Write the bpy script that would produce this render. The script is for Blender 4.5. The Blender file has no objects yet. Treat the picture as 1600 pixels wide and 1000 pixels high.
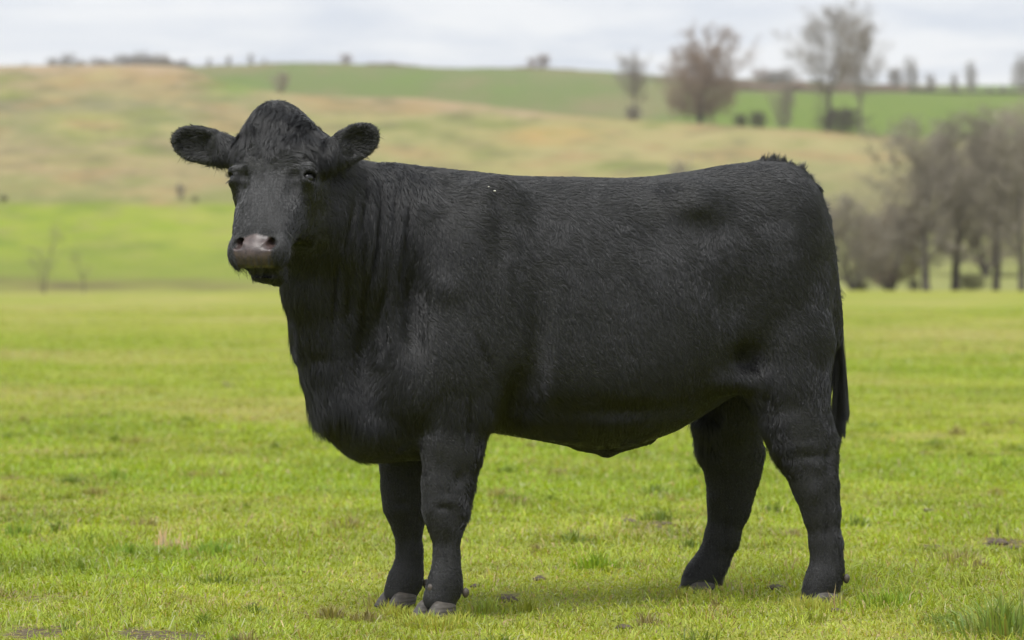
import bpy, math, random
import numpy as np
from mathutils import Vector, Matrix

# ------------------------------------------------------------------ camera, sky, sun, exposure
SC = bpy.context.scene
COL = SC.collection
F = 5400.0            # focal length in pixels of a 1600 px wide picture
CAM_H = 1.044         # eye height above the pasture (m)
CAM_D = 11.0          # camera stands 11 m in front of the origin
HOR = 440.0           # picture row of the eye-level horizon

cam_data = bpy.data.cameras.new("camera")
cam = bpy.data.objects.new("camera", cam_data)
COL.objects.link(cam)
cam.location = (0.0, -CAM_D, CAM_H)
cam.rotation_euler = (math.radians(90), 0, 0)
cam_data.sensor_width = 36.0
cam_data.lens = F / 1600.0 * 36.0
cam_data.shift_y = -(500.0 - HOR) / 1600.0
cam_data.clip_start = 0.1
cam_data.clip_end = 12000.0
cam_data.dof.use_dof = True
cam_data.dof.focus_distance = 10.72
cam_data.dof.aperture_fstop = 4.2
SC.camera = cam

SUN_EL, SUN_AZ = math.radians(52), math.radians(205)   # azimuth measured like the sky texture's
world = bpy.data.worlds.new("World")
SC.world = world
world.use_nodes = True
wn, wl = world.node_tree.nodes, world.node_tree.links
wn.clear()
w_out = wn.new("ShaderNodeOutputWorld")
w_sky = wn.new("ShaderNodeTexSky")
w_sky.sky_type = 'NISHITA'
w_sky.sun_disc = False
w_sky.sun_elevation = SUN_EL
w_sky.sun_rotation = SUN_AZ
w_bg1 = wn.new("ShaderNodeBackground"); w_bg1.inputs[1].default_value = 0.1
w_bg2 = wn.new("ShaderNodeBackground"); w_bg2.inputs[1].default_value = 1.0
w_mix = wn.new("ShaderNodeMixShader")
w_geo = wn.new("ShaderNodeTexCoord")
w_sep = wn.new("ShaderNodeSeparateXYZ")
wl.new(w_geo.outputs["Generated"], w_sep.inputs[0])
# cloud deck: project the view ray on a flat layer
w_add = wn.new("ShaderNodeMath"); w_add.operation = 'ADD'; w_add.inputs[1].default_value = 0.10
w_abs = wn.new("ShaderNodeMath"); w_abs.operation = 'ABSOLUTE'
wl.new(w_sep.outputs[2], w_abs.inputs[0]); wl.new(w_abs.outputs[0], w_add.inputs[0])
w_dx = wn.new("ShaderNodeMath"); w_dx.operation = 'DIVIDE'
w_dy = wn.new("ShaderNodeMath"); w_dy.operation = 'DIVIDE'
wl.new(w_sep.outputs[0], w_dx.inputs[0]); wl.new(w_add.outputs[0], w_dx.inputs[1])
wl.new(w_sep.outputs[1], w_dy.inputs[0]); wl.new(w_add.outputs[0], w_dy.inputs[1])
w_com = wn.new("ShaderNodeCombineXYZ")
wl.new(w_dx.outputs[0], w_com.inputs[0]); wl.new(w_dy.outputs[0], w_com.inputs[1])
w_noi = wn.new("ShaderNodeTexNoise")
w_noi.inputs["Scale"].default_value = 1.9
w_noi.inputs["Detail"].default_value = 5.0
w_noi.inputs["Roughness"].default_value = 0.52
w_noi.inputs["Distortion"].default_value = 0.3
wl.new(w_com.outputs[0], w_noi.inputs["Vector"])
w_rmp = wn.new("ShaderNodeValToRGB")
w_rmp.color_ramp.elements[0].position = 0.38
w_rmp.color_ramp.elements[0].color = (0.74, 0.785, 0.865, 1)
w_rmp.color_ramp.elements[1].position = 0.56
w_rmp.color_ramp.elements[1].color = (0.925, 0.94, 0.965, 1)
wl.new(w_noi.outputs["Fac"], w_rmp.inputs[0])
# an overcast sky is about three times as bright overhead as at the horizon (CIE overcast sky)
w_lum = wn.new("ShaderNodeMath"); w_lum.operation = 'MULTIPLY_ADD'
w_lum.inputs[1].default_value = 1.0; w_lum.inputs[2].default_value = 0.93
w_mx = wn.new("ShaderNodeMath"); w_mx.operation = 'MAXIMUM'; w_mx.inputs[1].default_value = 0.0
wl.new(w_sep.outputs[2], w_mx.inputs[0]); wl.new(w_mx.outputs[0], w_lum.inputs[0])
wl.new(w_rmp.outputs[0], w_bg2.inputs[0])
wl.new(w_lum.outputs[0], w_bg2.inputs[1])
wl.new(w_sky.outputs[0], w_bg1.inputs[0])
w_mix.inputs[0].default_value = 0.93
wl.new(w_bg1.outputs[0], w_mix.inputs[1]); wl.new(w_bg2.outputs[0], w_mix.inputs[2])
wl.new(w_mix.outputs[0], w_out.inputs[0])

sun_data = bpy.data.lights.new("sun", 'SUN')
sun_data.energy = 3.5
sun_data.angle = math.radians(32)
sun_data.color = (1.0, 0.985, 0.95)
sun = bpy.data.objects.new("sun", sun_data)
COL.objects.link(sun)
_sd = Vector((-0.34, -0.60, 1.25)).normalized()      # towards the sun: left, behind the camera, high
sun.rotation_euler = _sd.to_track_quat('Z', 'Y').to_euler()
w_sky.sun_elevation = math.asin(_sd.z)
w_sky.sun_rotation = math.atan2(_sd.x, _sd.y)

SC.view_settings.view_transform = 'Standard'
SC.view_settings.look = 'None'
SC.view_settings.exposure = 0.0
SC.view_settings.gamma = 1.0
SC.view_settings.use_curve_mapping = False
SC.cycles.max_bounces = 8
SC.cycles.diffuse_bounces = 3
SC.cycles.glossy_bounces = 3
SC.cycles.transmission_bounces = 4
SC.cycles.transparent_max_bounces = 8
SC.cycles.use_denoising = True

rng = np.random.default_rng(7)
random.seed(7)

# ------------------------------------------------------------------ small helpers
def tag(o, label=None, cat=None, group=None, kind=None):
    if label: o['label'] = label
    if cat: o['category'] = cat
    if group: o['group'] = group
    if kind: o['kind'] = kind
    return o

def world_at(px, py, D):
    """world point seen at picture pixel (px, py) at distance D from the camera"""
    return np.array([(px - 800.0) / F * D, D - CAM_D, CAM_H - (py - HOR) / F * D])

def mesh_obj(name, verts, faces, mat=None, parent=None, smooth=True):
    """verts (n,3) array; faces: (m,3)/(m,4) array or list of tuples"""
    me = bpy.data.meshes.new(name)
    verts = np.asarray(verts, np.float32)
    if isinstance(faces, np.ndarray):
        k = faces.shape[1]; m = faces.shape[0]
        me.vertices.add(len(verts)); me.vertices.foreach_set('co', verts.ravel())
        me.loops.add(m * k); me.loops.foreach_set('vertex_index', faces.ravel().astype(np.int32))
        me.polygons.add(m)
        me.polygons.foreach_set('loop_start', (np.arange(m) * k).astype(np.int32))
        me.polygons.foreach_set('loop_total', np.full(m, k, np.int32))
        me.update(calc_edges=True)
        me.validate()
    else:
        me.from_pydata([tuple(v) for v in verts], [], faces); me.update()
    if smooth:
        me.polygons.foreach_set('use_smooth', np.ones(len(me.polygons), bool))
    if mat: me.materials.append(mat)
    o = bpy.data.objects.new(name, me)
    COL.objects.link(o)
    if parent: o.parent = parent
    return o

class NT:
    """tiny node-tree writer"""
    def __init__(self, name):
        self.m = bpy.data.materials.new(name); self.m.use_nodes = True
        self.n = self.m.node_tree.nodes; self.l = self.m.node_tree.links
        self.n.clear()
        self.out = self.n.new("ShaderNodeOutputMaterial")
    def node(self, kind, **kw):
        nd = self.n.new(kind)
        for k, v in kw.items():
            if k.startswith('_'): setattr(nd, k[1:], v)
            else: self.set(nd, k.replace('__', ' '), v)
        return nd
    def set(self, nd, sock, v):
        s = nd.inputs[int(sock)] if sock.isdigit() else nd.inputs[sock]
        if hasattr(v, 'is_output') or isinstance(v, bpy.types.NodeSocket): self.l.new(v, s)
        else: s.default_value = v
    def noise(self, scale, detail=3.0, rough=0.5, vec=None, dist=0.0):
        nd = self.node("ShaderNodeTexNoise", Scale=scale, Detail=detail, Roughness=rough, Distortion=dist)
        if vec is not None: self.l.new(vec, nd.inputs["Vector"])
        return nd.outputs["Fac"]
    def ramp(self, fac, stops):
        nd = self.n.new("ShaderNodeValToRGB"); e = nd.color_ramp.elements
        while len(e) < len(stops): e.new(0.5)
        for el, (p, c) in zip(e, stops):
            el.position = p; el.color = (c[0], c[1], c[2], 1) if hasattr(c, '__len__') else (c, c, c, 1)
        self.l.new(fac, nd.inputs[0]); return nd.outputs[0]
    def mix(self, fac, a, b, mode='MIX'):
        nd = self.n.new("ShaderNodeMix"); nd.data_type = 'RGBA'; nd.blend_type = mode
        for i, v in ((0, fac), (6, a), (7, b)):
            s = nd.inputs[i]
            if isinstance(v, bpy.types.NodeSocket): self.l.new(v, s)
            else: s.default_value = (v[0], v[1], v[2], 1) if hasattr(v, '__len__') else v
        return nd.outputs[2]
    def math(self, op, a, b=0.0, c=None):
        nd = self.n.new("ShaderNodeMath"); nd.operation = op
        for i, v in enumerate((a, b) if c is None else (a, b, c)):
            if isinstance(v, bpy.types.NodeSocket): self.l.new(v, nd.inputs[i])
            else: nd.inputs[i].default_value = v
        return nd.outputs[0]
    def finish(self, bsdf): self.l.new(bsdf, self.out.inputs[0]); return self.m

VROT = np.array(Matrix.Rotation(.9, 3, Vector((.5, .7, .3)).normalized()) @ Matrix.Rotation(.6, 3, Vector((.1, -.5, .8)).normalized()))
def vnoise(p, scale, seed=0):
    """smooth value noise at points p (n,2|3), result -1..1"""
    p = np.asarray(p, np.float64) * scale
    if p.shape[1] == 2: p = np.concatenate([p, np.zeros((len(p), 1))], 1)
    p = p @ VROT
    i = np.floor(p).astype(np.int64); f = p - i; f = f * f * (3 - 2 * f)
    def h(dx, dy, dz):
        n = (i[:, 0] + dx) * 73856093 ^ (i[:, 1] + dy) * 19349663 ^ (i[:, 2] + dz) * 83492791 ^ (seed * 2654435761 & 0xffffffff)
        n = (n ^ (n >> 13)) * 1274126177 & 0xffffffff
        n = (n ^ (n >> 16)) * 2246822519 & 0xffffffff
        return ((n ^ (n >> 15)) & 0xffff) / 32767.5 - 1.0
    x, y, z = f[:, 0], f[:, 1], f[:, 2]
    c00 = h(0,0,0)*(1-x)+h(1,0,0)*x; c10 = h(0,1,0)*(1-x)+h(1,1,0)*x
    c01 = h(0,0,1)*(1-x)+h(1,0,1)*x; c11 = h(0,1,1)*(1-x)+h(1,1,1)*x
    return (c00*(1-y)+c10*y)*(1-z)+(c01*(1-y)+c11*y)*z
def fbm(p, scale, oct=3, seed=0):
    r = 0; a = 1; t = 0
    for k in range(oct):
        r = r + a * vnoise(p, scale * 2 ** k, seed + k); t += a; a *= 0.5
    return r / t

NHAIR = 900000
NGRASS = 540000
# ================================================================== ground
LIT = 2.55    # what a white matt surface lying on the ground would show under this sky and sun
def srgb(c):
    c = np.asarray(c, float) / 255.0
    return np.where(c <= .04045, c / 12.92, ((c + .055) / 1.055) ** 2.4)
def alb(c): return srgb(c) / LIT

PXS = np.concatenate([np.arange(-3600, -420, 60), np.arange(-420, 2020, 11), np.arange(2020, 5200, 60)]).astype(float)
KX = np.array([-3600, -400, 0, 150, 290, 330, 420, 500, 650, 700, 800, 950, 1100, 1250, 1400, 1500, 1600, 2000, 5200], float)
def rowy(*v): return np.array(v, float)
prof = [  # distance, picture row of the ground along KX
 (200, rowy(455,455,455,455,455,455,455,455,455,455,455,455,455,455,456,456,456,455,455)),
 (214, rowy(451,451,451,451,451,451,451,452,453,454,455,456,458,459,459,459,459,459,458)),
 (250, rowy(430,430,430,430,430,430,430,432,436,438,440,444,448,452,453,453,453,452,450)),
 (300, rowy(390,390,388,388,388,388,390,392,398,400,404,412,420,428,430,430,430,430,430)),
 (350, rowy(345,345,343,343,343,344,345,350,356,360,366,376,390,404,406,406,406,408,410)),
 (385, rowy(322,320,318,318,318,319,320,324,332,338,344,352,366,384,386,386,386,390,395)),
 (440, rowy(290,288,286,285,284,286,288,292,296,300,306,314,326,346,350,352,354,360,365)),
 (510, rowy(230,228,225,224,222,226,230,236,242,246,250,258,270,292,300,305,308,315,320)),
 (600, rowy(165,164,162,160,158,168,182,190,196,200,206,216,226,238,250,256,260,268,275)),
 (670, rowy(122,120,116,114,113,134,152,160,163,168,179,193,202,210,222,226,230,238,245)),
 (700, rowy(108,105,103,102,102,125,142,150,152,158,171,186,194,201,213,217,220,228,235)),
 (722, rowy(112,108,106,105,105,128,146,154,156,162,175,190,198,205,217,221,224,232,239)),
 (800, rowy(140,136,132,130,130,150,160,168,172,176,186,198,206,212,222,226,229,237,244)),
 (900, rowy(140,138,135,133,132,148,156,164,168,172,182,192,197,202,206,210,213,220,227)),
 (1050,rowy(135,132,129,127,124,130,136,142,148,152,160,168,172,175,177,180,184,190,197)),
 (1250,rowy(122,120,118,116,112,112,112,112,118,124,130,138,146,148,147,150,152,158,165)),
 (1420,rowy(114,113,112,110,106,104,102,101,106,110,112,118,130,134,136,140,140,144,150)),
 (1500,rowy(112,112,111,109,106,104,100,98.5,103,107,107,111,122,127,132,138,134,140,146)),
 (1580,rowy(114,114,113,111,108,106,102,101,105,109,109,113,124,129,134,140,136,142,148)),
 (2200,rowy(150,150,150,150,150,150,150,150,150,150,150,150,152,152,146,146,146,150,155)),
 (5200,rowy(170,170,170,170,170,170,170,170,170,170,170,170,170,170,170,170,170,170,170)),
]
PD = np.array([p_[0] for p_ in prof], float)
PZ = np.array([CAM_H - (np.interp(PXS, KX, p_[1]) - HOR) / F * p_[0] for p_ in prof])   # heights, rows x columns
# round the kinks between table columns
ker = np.hanning(11); ker /= ker.sum()
PZ = np.array([np.convolve(np.pad(r_, 5, mode='edge'), ker, 'valid') for r_ in PZ])
def hgt(px, D):
    """terrain height at picture column px, distance D"""
    px = np.asarray(px, float); D = np.asarray(D, float)
    ci = np.interp(px, PXS, np.arange(len(PXS))); c0 = np.clip(ci.astype(int), 0, len(PXS) - 2); fc = ci - c0
    di = np.interp(np.log(np.maximum(D, 200)), np.log(PD), np.arange(len(PD))); d0 = np.clip(di.astype(int), 0, len(PD) - 2); fd = di - d0
    z = (PZ[d0, c0] * (1 - fc) + PZ[d0, c0 + 1] * fc) * (1 - fd) + (PZ[d0 + 1, c0] * (1 - fc) + PZ[d0 + 1, c0 + 1] * fc) * fd
    x = (px - 800) / F * D; y = D - CAM_D
    # pasture: flat near the cow, rising to its far edge
    zn = PZ[0, c0] * (1 - fc) + PZ[0, c0 + 1] * fc
    r_ = np.clip((D - 45) / 155, 0, 1); near = zn * r_ ** 1.6
    P2 = np.stack([x.ravel(), y.ravel()], 1)
    u = (fbm(P2, .55, 4, 5) * .034 * np.clip((D.ravel() - 3) / 4, 0, 1) + fbm(P2, .06, 2, 15) * np.clip((D.ravel() - 16) / 60, 0, 1) * (.10 + .16 * np.clip((D.ravel() - 120) / 80, 0, 1))
         + fbm(P2, 3.2, 2, 25) * .011 * (D.ravel() < 60)).reshape(D.shape)
    z = np.where(D < 200, near + u, z + u)
    return z + np.where(D > 210, 1, 0) * (fbm(P2, .02, 3, 35).reshape(D.shape) * .0012 * np.minimum(D, 1500) * np.clip((D - 210) / 100, 0, 1) * .35)

dirt = [  # bare spots in the pasture (px, py, half width px, half height px, strength)
 (60,992,70,12,1),(250,994,90,9,.9),(120,985,40,6,.7),(430,990,20,7,.5),(395,945,16,5,.6),(460,905,18,5,.6),(205,948,14,5,.4),
 (1030,828,55,8,.8),(985,820,16,7,1),(790,935,26,8,.9),(745,915,22,5,.6),(845,905,14,5,.8),(1215,925,18,7,.7),(975,978,22,6,.6),(800,985,30,7,.5),
 (1560,850,55,8,.9),(1460,858,30,6,.7),(1400,808,10,5,.7),(1500,880,40,5,.4),(355,602,14,4,.8),(350,570,8,4,.5),(270,630,40,7,.4),(1305,945,26,7,.8),(1060,955,20,5,.5),
 (640,975,30,5,.5),(480,830,14,5,.5),(540,1010,60,8,.7),(700,860,14,4,.4),(895,800,14,4,.4),(1110,905,20,4,.3)]
straw = [(300,471,260,7,.55),(120,482,180,6,.5),(1450,470,150,6,.3),(1480,530,170,22,.75),(1350,525,60,12,.5),(1560,545,60,10,.6),(60,455,200,7,.9),(250,462,120,6,.6),(30,550,60,6,.6),(400,500,70,10,.35),(60,505,90,12,.3),(1440,620,60,8,.4),(620,560,80,12,.3),(1570,610,60,8,.35),(280,830,60,14,.4),(80,835,40,12,.3),(1000,830,90,12,.35),(300,630,50,8,.45),(1090,800,60,10,.3),(1300,870,40,10,.25)]
lush = [(1570,562,40,7,.7),(1380,505,60,6,.5),(180,660,160,12,.5),(90,690,80,10,.4),(930,872,45,10,.7),(330,835,50,10,.8),(220,885,120,18,.6),(30,810,50,12,.6),(1390,940,60,12,.6),(1560,965,80,25,.8),(700,935,70,12,.6),(1120,940,60,10,.5),(520,730,80,10,.3),(1450,640,60,6,.3)]
GROW = 1.0
def spots(lst, px, py):
    r_ = np.zeros_like(px)
    for a, b, c, d, e in lst:
        q = ((px - a) / c) ** 2 + ((py - b) / (d * GROW)) ** 2
        r_ = np.maximum(r_, e * np.exp(-q * .9))
    return r_
dirt_wide = [(a, b - 3, c, d * 1.25, e) for a, b, c, d, e in dirt]
def pasture_masks(px, py, P2):
    n1 = fbm(P2, .9, 3, 71); n2 = fbm(P2, .22, 3, 81); n3 = fbm(P2, .05, 3, 91)
    jx = fbm(P2, 4.0, 2, 51)
    d = np.clip(spots(dirt_wide, px, py) * 1.0, 0, 1)
    d = sstep(.38, .80, d + .55 * jx + .25 * fbm(P2, 14, 2, 52)) * (d > .06)
    d = np.maximum(d, sstep(.34, .55, fbm(P2, 2.1, 3, 61)) * .55 * (py > 600))
    s_ = np.clip(spots(straw, px, py) * (1 + .8 * n1) + (.55 - .25 * (py > 800)) * sstep(.02, .45, n2) + .30 * sstep(.1, .5, n1), 0, 1)
    g = np.clip(spots(lush, px, py) * (1 + .5 * n1) + .5 * sstep(.02, .4, n3) + .5 * sstep(.05, .4, -n2) + .45 * sstep(.08, .45, -n1), 0, 1)
    return d, s_, g
def sstep(a, b, x):
    t = np.clip((x - a) / (b - a), 0, 1); return t * t * (3 - 2 * t)
def lerp(a, b, t): return a + (b - a) * t[..., None]

def field_colour(px, py, P2, D):
    """colour of turf and earth (albedo) over the whole terrain"""
    n1 = fbm(P2, .012, 3, 11); n2 = fbm(P2, .035, 3, 21); n3 = fbm(P2, .004, 2, 31)
    PP = np.stack([px / 95.0, py / 16.0], 1); n4 = fbm(PP, 1.0, 3, 131); n5 = fbm(PP, 2.1, 3, 141)
    A = lambda *c: alb(c)
    c = np.empty(px.shape + (3,)); c[:] = A(192, 181, 122)
    # hillside bands, left
    left = 1 - sstep(300, 560, px)
    def band(y0, y1, col, m, soft=10):
        nonlocal c
        w_ = sstep(y0 - soft, y0 + soft, py + n2 * 14) * (1 - sstep(y1 - soft, y1 + soft, py + n2 * 14)) * m
        c = lerp(c, col, w_)
    def blob(x, y, rx, ry, col, st=1.0):
        nonlocal c
        q = ((px - x) / rx) ** 2 + ((py - y) / ry) ** 2
        c = lerp(c, col, st * np.exp(-q * q * .8 - q * .2) * (1 + .4 * n2).clip(0, 1.3))
    band(95, 122, A(206, 182, 150), left, 6)
    band(122, 148, A(190, 172, 130), left)
    band(148, 182, A(163, 158, 118), left)
    band(182, 214, A(180, 176, 118), left)
    band(214, 246, A(178, 162, 124), left)
    band(246, 292, A(188, 172, 126), left)
    band(292, 325, A(166, 164, 106), left)
    blob(150, 195, 90, 18, A(192, 186, 112), .8); blob(30, 200, 60, 25, A(166, 160, 118), .7)
    blob(260, 190, 70, 14, A(160, 166, 112), .8); blob(360, 140, 40, 12, A(152, 176, 92), .9); blob(345, 155, 30, 8, A(150, 165, 100), .6)
    blob(350, 182, 60, 14, A(198, 170, 130), .8); blob(140, 260, 90, 14, A(182, 156, 120), .7); blob(60, 285, 80, 14, A(160, 168, 100), .5)
    blob(250, 122, 60, 10, A(206, 172, 140), .7); blob(200, 108, 60, 5, A(216, 186, 150), .8); blob(270, 235, 90, 10, A(170, 156, 118), .6); blob(20, 165, 40, 12, A(150, 140, 116), .5)
    # middle hillside
    mid = sstep(380, 560, px)
    band(140, 178, A(200, 178, 140), mid * (1 - sstep(820, 1100, px)), 5)
    blob(690, 162, 110, 12, A(206, 176, 140), .8)
    blob(700, 190, 130, 10, A(178, 176, 124), .6); blob(620, 215, 90, 16, A(170, 172, 116), .5)
    blob(860, 213, 70, 16, A(214, 178, 112), .75); blob(1120, 215, 160, 16, A(204, 188, 134), .7); blob(960, 240, 150, 14, A(198, 184, 132), .6)
    blob(1330, 250, 130, 30, A(196, 186, 134), .5); blob(600, 245, 80, 12, A(180, 176, 120), .5)
    blob(520, 170, 60, 18, A(186, 176, 124), .7)
    hs_ = (D < 712) * (D > 300)
    c = lerp(c, A(156, 160, 94), .95 * sstep(.02, .5, n4) * hs_); c = lerp(c, A(192, 166, 118), .85 * sstep(.02, .5, -n4) * hs_)
    c = lerp(c, A(204, 190, 134), .6 * sstep(.08, .5, n5) * hs_); c = lerp(c, A(142, 136, 96), .65 * sstep(.12, .5, -n5) * hs_)
    # far hill beyond the crest
    far = (D > 712)
    cf = np.empty_like(c); cf[:] = A(146, 160, 92)
    cf = lerp(cf, A(142, 164, 82), sstep(.0, .4, n4)); cf = lerp(cf, A(168, 162, 112), .8 * sstep(.05, .45, -n4)); cf = lerp(cf, A(172, 156, 116), .5 * sstep(.1, .5, n5))
    g = sstep(1020, 1120, px) * sstep(144, 150, py + 0)
    cf = lerp(cf, A(140, 164, 66), g); cf = lerp(cf, A(156, 172, 84), g * sstep(.0, .5, n2) * .5)
    cf = lerp(cf, A(150, 172, 104), sstep(1500, 1540, px) * (py < 142))
    c = np.where(far[..., None], cf, c)
    # the lower ground right of the cow, and the bright meadow left
    rt = sstep(1050, 1250, px) * (D < 700)
    c = lerp(c, A(176, 178, 108), rt * sstep(330, 372, py)); c = lerp(c, A(164, 160, 112), rt * sstep(240, 290, py) * (1 - sstep(340, 372, py)) * .6)
    ml = (1 - sstep(1050, 1250, px)) * sstep(312, 326, py + n4 * 7) * (D < 700)
    mc = np.empty_like(c); mc[:] = A(172, 188, 66); mc = lerp(mc, A(184, 190, 88), sstep(-.1, .4, n2)); mc = lerp(mc, A(148, 166, 66), .9 * sstep(-.02, .35, n4)); mc = lerp(mc, A(176, 176, 96), .7 * sstep(.05, .45, n5)); mc = lerp(mc, A(158, 170, 76), sstep(370, 425, py) * .8); mc = lerp(mc, A(168, 166, 92), sstep(428, 448, py + n4 * 8) * .8)
    c = lerp(c, mc, ml)
    c = lerp(c, A(136, 126, 86), spots([(120, 446, 85, 6, 1), (20, 438, 70, 5, .6), (260, 440, 90, 4, .5), (330, 450, 60, 4, .6)], px, py) * (1 + .5 * n5).clip(0, 1.2))
    # pasture
    P_ = D < 206
    pc = np.empty_like(c); pc[:] = A(190, 194, 84)
    d, s_, gl = pasture_masks(px, py, P2)
    pc = lerp(pc, A(170, 186, 72), gl * .8); pc = lerp(pc, A(204, 196, 118), s_ * .8)
    pc = lerp(pc, A(150, 136, 80), d * .5); soil = d * P_
    c = np.where(P_[..., None], pc * 1.10, c * np.where(far, 1.0, 1.14)[..., None])
    return c, soil

def build_sheet(name, Ds, extra=None):
    Dg, Pg = np.meshgrid(Ds, PXS, indexing='ij')
    z = hgt(Pg, Dg)
    X = (Pg - 800) / F * Dg; Y = Dg - CAM_D
    py = HOR - (z - CAM_H) / Dg * F
    P2 = np.stack([X.ravel(), Y.ravel()], 1)
    col, soil = field_colour(Pg.ravel(), py.ravel(), P2, Dg.ravel())
    nR, nC = Dg.shape; ii = np.arange(nR * nC).reshape(nR, nC)
    Q = np.stack([ii[:-1, :-1], ii[:-1, 1:], ii[1:, 1:], ii[1:, :-1]], -1).reshape(-1, 4)
    o = mesh_obj(name, np.stack([X, Y, z], -1).reshape(-1, 3), Q, turf_mat)
    a = o.data.color_attributes.new("turf", 'FLOAT_COLOR', 'POINT')
    a.data.foreach_set('color', np.concatenate([col, np.ones((len(col), 1))], 1).astype(np.float32).ravel())
    a = o.data.attributes.new("soil", 'FLOAT', 'POINT'); a.data.foreach_set('value', soil.astype(np.float32).ravel())
    tag(o, kind='structure')
    return o
g = NT("turf")
at = g.node("ShaderNodeAttribute", _attribute_name="turf")
tc = g.node("ShaderNodeTexCoord")
n_f = g.noise(5.0, 5, .65, tc.outputs["Object"]); n_m = g.noise(.35, 4, .6, tc.outputs["Object"])
c1 = g.mix(.55, at.outputs["Color"], g.mix(1.0, at.outputs["Color"], g.ramp(n_f, [(.30, (.45, .5, .4)), (.5, (.95, .97, .9)), (.7, (1.35, 1.3, 1.3))]), 'MULTIPLY'))
c2 = g.mix(.6, c1, g.mix(1.0, c1, g.ramp(n_m, [(.32, (.75, .85, .7)), (.5, (1, 1, 1)), (.68, (1.22, 1.12, 1.2))]), 'MULTIPLY'))
so = g.node("ShaderNodeAttribute", _attribute_name="soil")
n_s = g.noise(26.0, 5, .7, tc.outputs["Object"]); n_c = g.noise(90.0, 4, .7, tc.outputs["Object"])
sm_ = g.math('MULTIPLY_ADD', so.outputs["Fac"], .95, g.math('MULTIPLY_ADD', n_s, 3.6, -2.1))
sm_ = g.node("ShaderNodeMapRange", Value=sm_); sm_.inputs[1].default_value = .25; sm_.inputs[2].default_value = .55
earth = g.ramp(n_c, [(.32, (.035, .026, .016)), (.5, (.085, .066, .042)), (.7, (.16, .13, .085))])
sgate = g.math('MULTIPLY', sm_.outputs[0], g.math('GREATER_THAN', so.outputs["Fac"], .04))
c2 = g.mix(sgate, c2, earth)
bp_ = g.node("ShaderNodeBump", Strength=.8, Distance=.05); g.l.new(n_f, bp_.inputs["Height"])
b = g.node("ShaderNodeBsdfPrincipled", Roughness=1.0); g.set(b, "Base Color", c2); b.inputs["Specular IOR Level"].default_value = .1
g.l.new(bp_.outputs[0], b.inputs["Normal"])
turf_mat = g.finish(b.outputs[0])
def geo(a, b, r): return a * np.exp(np.arange(0, int(math.log(b / a) / r) + 1) * r)
build_sheet("pasture", np.concatenate([[2.0, 4.0, 6.0, 8.0], geo(9.0, 205.5, .0095), [206.0]]))
build_sheet("hillside", np.concatenate([[205.95], geo(208, 700, .012), np.arange(703, 722, 3), geo(724, 5200, .018)]))
wide = mesh_obj("ground", [(-9000, -9000, -.35), (9000, -9000, -.35), (9000, 9000, -.35), (-9000, 9000, -.35)], [(0, 1, 2, 3)], None, smooth=False)
gm = NT("ground_far"); b = gm.node("ShaderNodeBsdfPrincipled", Roughness=1.0); gm.set(b, "Base Color", gm.ramp(gm.noise(40, 4, .6), [(.35, tuple(alb((150, 170, 70)))), (.65, tuple(alb((180, 184, 100))))])); b.inputs["Specular IOR Level"].default_value = .1
wide.data.materials.append(gm.finish(b.outputs[0])); tag(wide, kind='structure')
# ================================================================== bare trees, bushes, hedges
def bark(name, c0, c1):
    t = NT(name); tc = t.node("ShaderNodeTexCoord")
    n_ = t.noise(1.3, 4, .6, tc.outputs["Object"])
    b = t.node("ShaderNodeBsdfPrincipled", Roughness=.9); t.set(b, "Base Color", t.ramp(n_, [(.35, c0), (.65, c1)])); b.inputs["Specular IOR Level"].default_value = .2
    return t.finish(b.outputs[0])
M_BARK = bark("bark_grey", (.09, .08, .068), (.16, .14, .12))
M_TWIG = bark("twigs_grey", (.20, .178, .145), (.30, .265, .215))
M_TWIG_BROWN = bark("twigs_brown", (.22, .165, .125), (.32, .245, .185))
M_TWIG_DARK = bark("twigs_dark", (.075, .066, .054), (.12, .105, .086))
M_TWIG_OLIVE = bark("twigs_olive", (.20, .19, .11), (.28, .265, .16))
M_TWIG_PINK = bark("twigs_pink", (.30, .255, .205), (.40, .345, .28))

def tubes(segs, sides):
    """segs (n,8): x0 y0 z0 r0 x1 y1 z1 r1 -> vertices, quads"""
    s_ = np.asarray(segs, float); a, ra, b, rb = s_[:, :3], s_[:, 3], s_[:, 4:7], s_[:, 7]
    d = b - a; d /= np.linalg.norm(d, axis=1, keepdims=True) + 1e-9
    h = np.where(np.abs(d[:, 2:3]) < .9, np.array([[0, 0, 1.0]]), np.array([[1.0, 0, 0]]))
    u = np.cross(d, h); u /= np.linalg.norm(u, axis=1, keepdims=True); v = np.cross(d, u)
    V = []
    for p_, r_ in ((a, ra), (b, rb)):
        for k in range(sides):
            an = 2 * math.pi * k / sides
            V.append(p_ + (u * math.cos(an) + v * math.sin(an)) * r_[:, None])
    V = np.stack(V, 1); n = len(s_); base = (np.arange(n) * 2 * sides)[:, None]
    Q = []
    for k in range(sides):
        k2 = (k + 1) % sides
        Q.append(np.concatenate([base + k, base + k2, base + sides + k2, base + sides + k], 1))
    return V.reshape(-1, 3), np.concatenate(Q)

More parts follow.
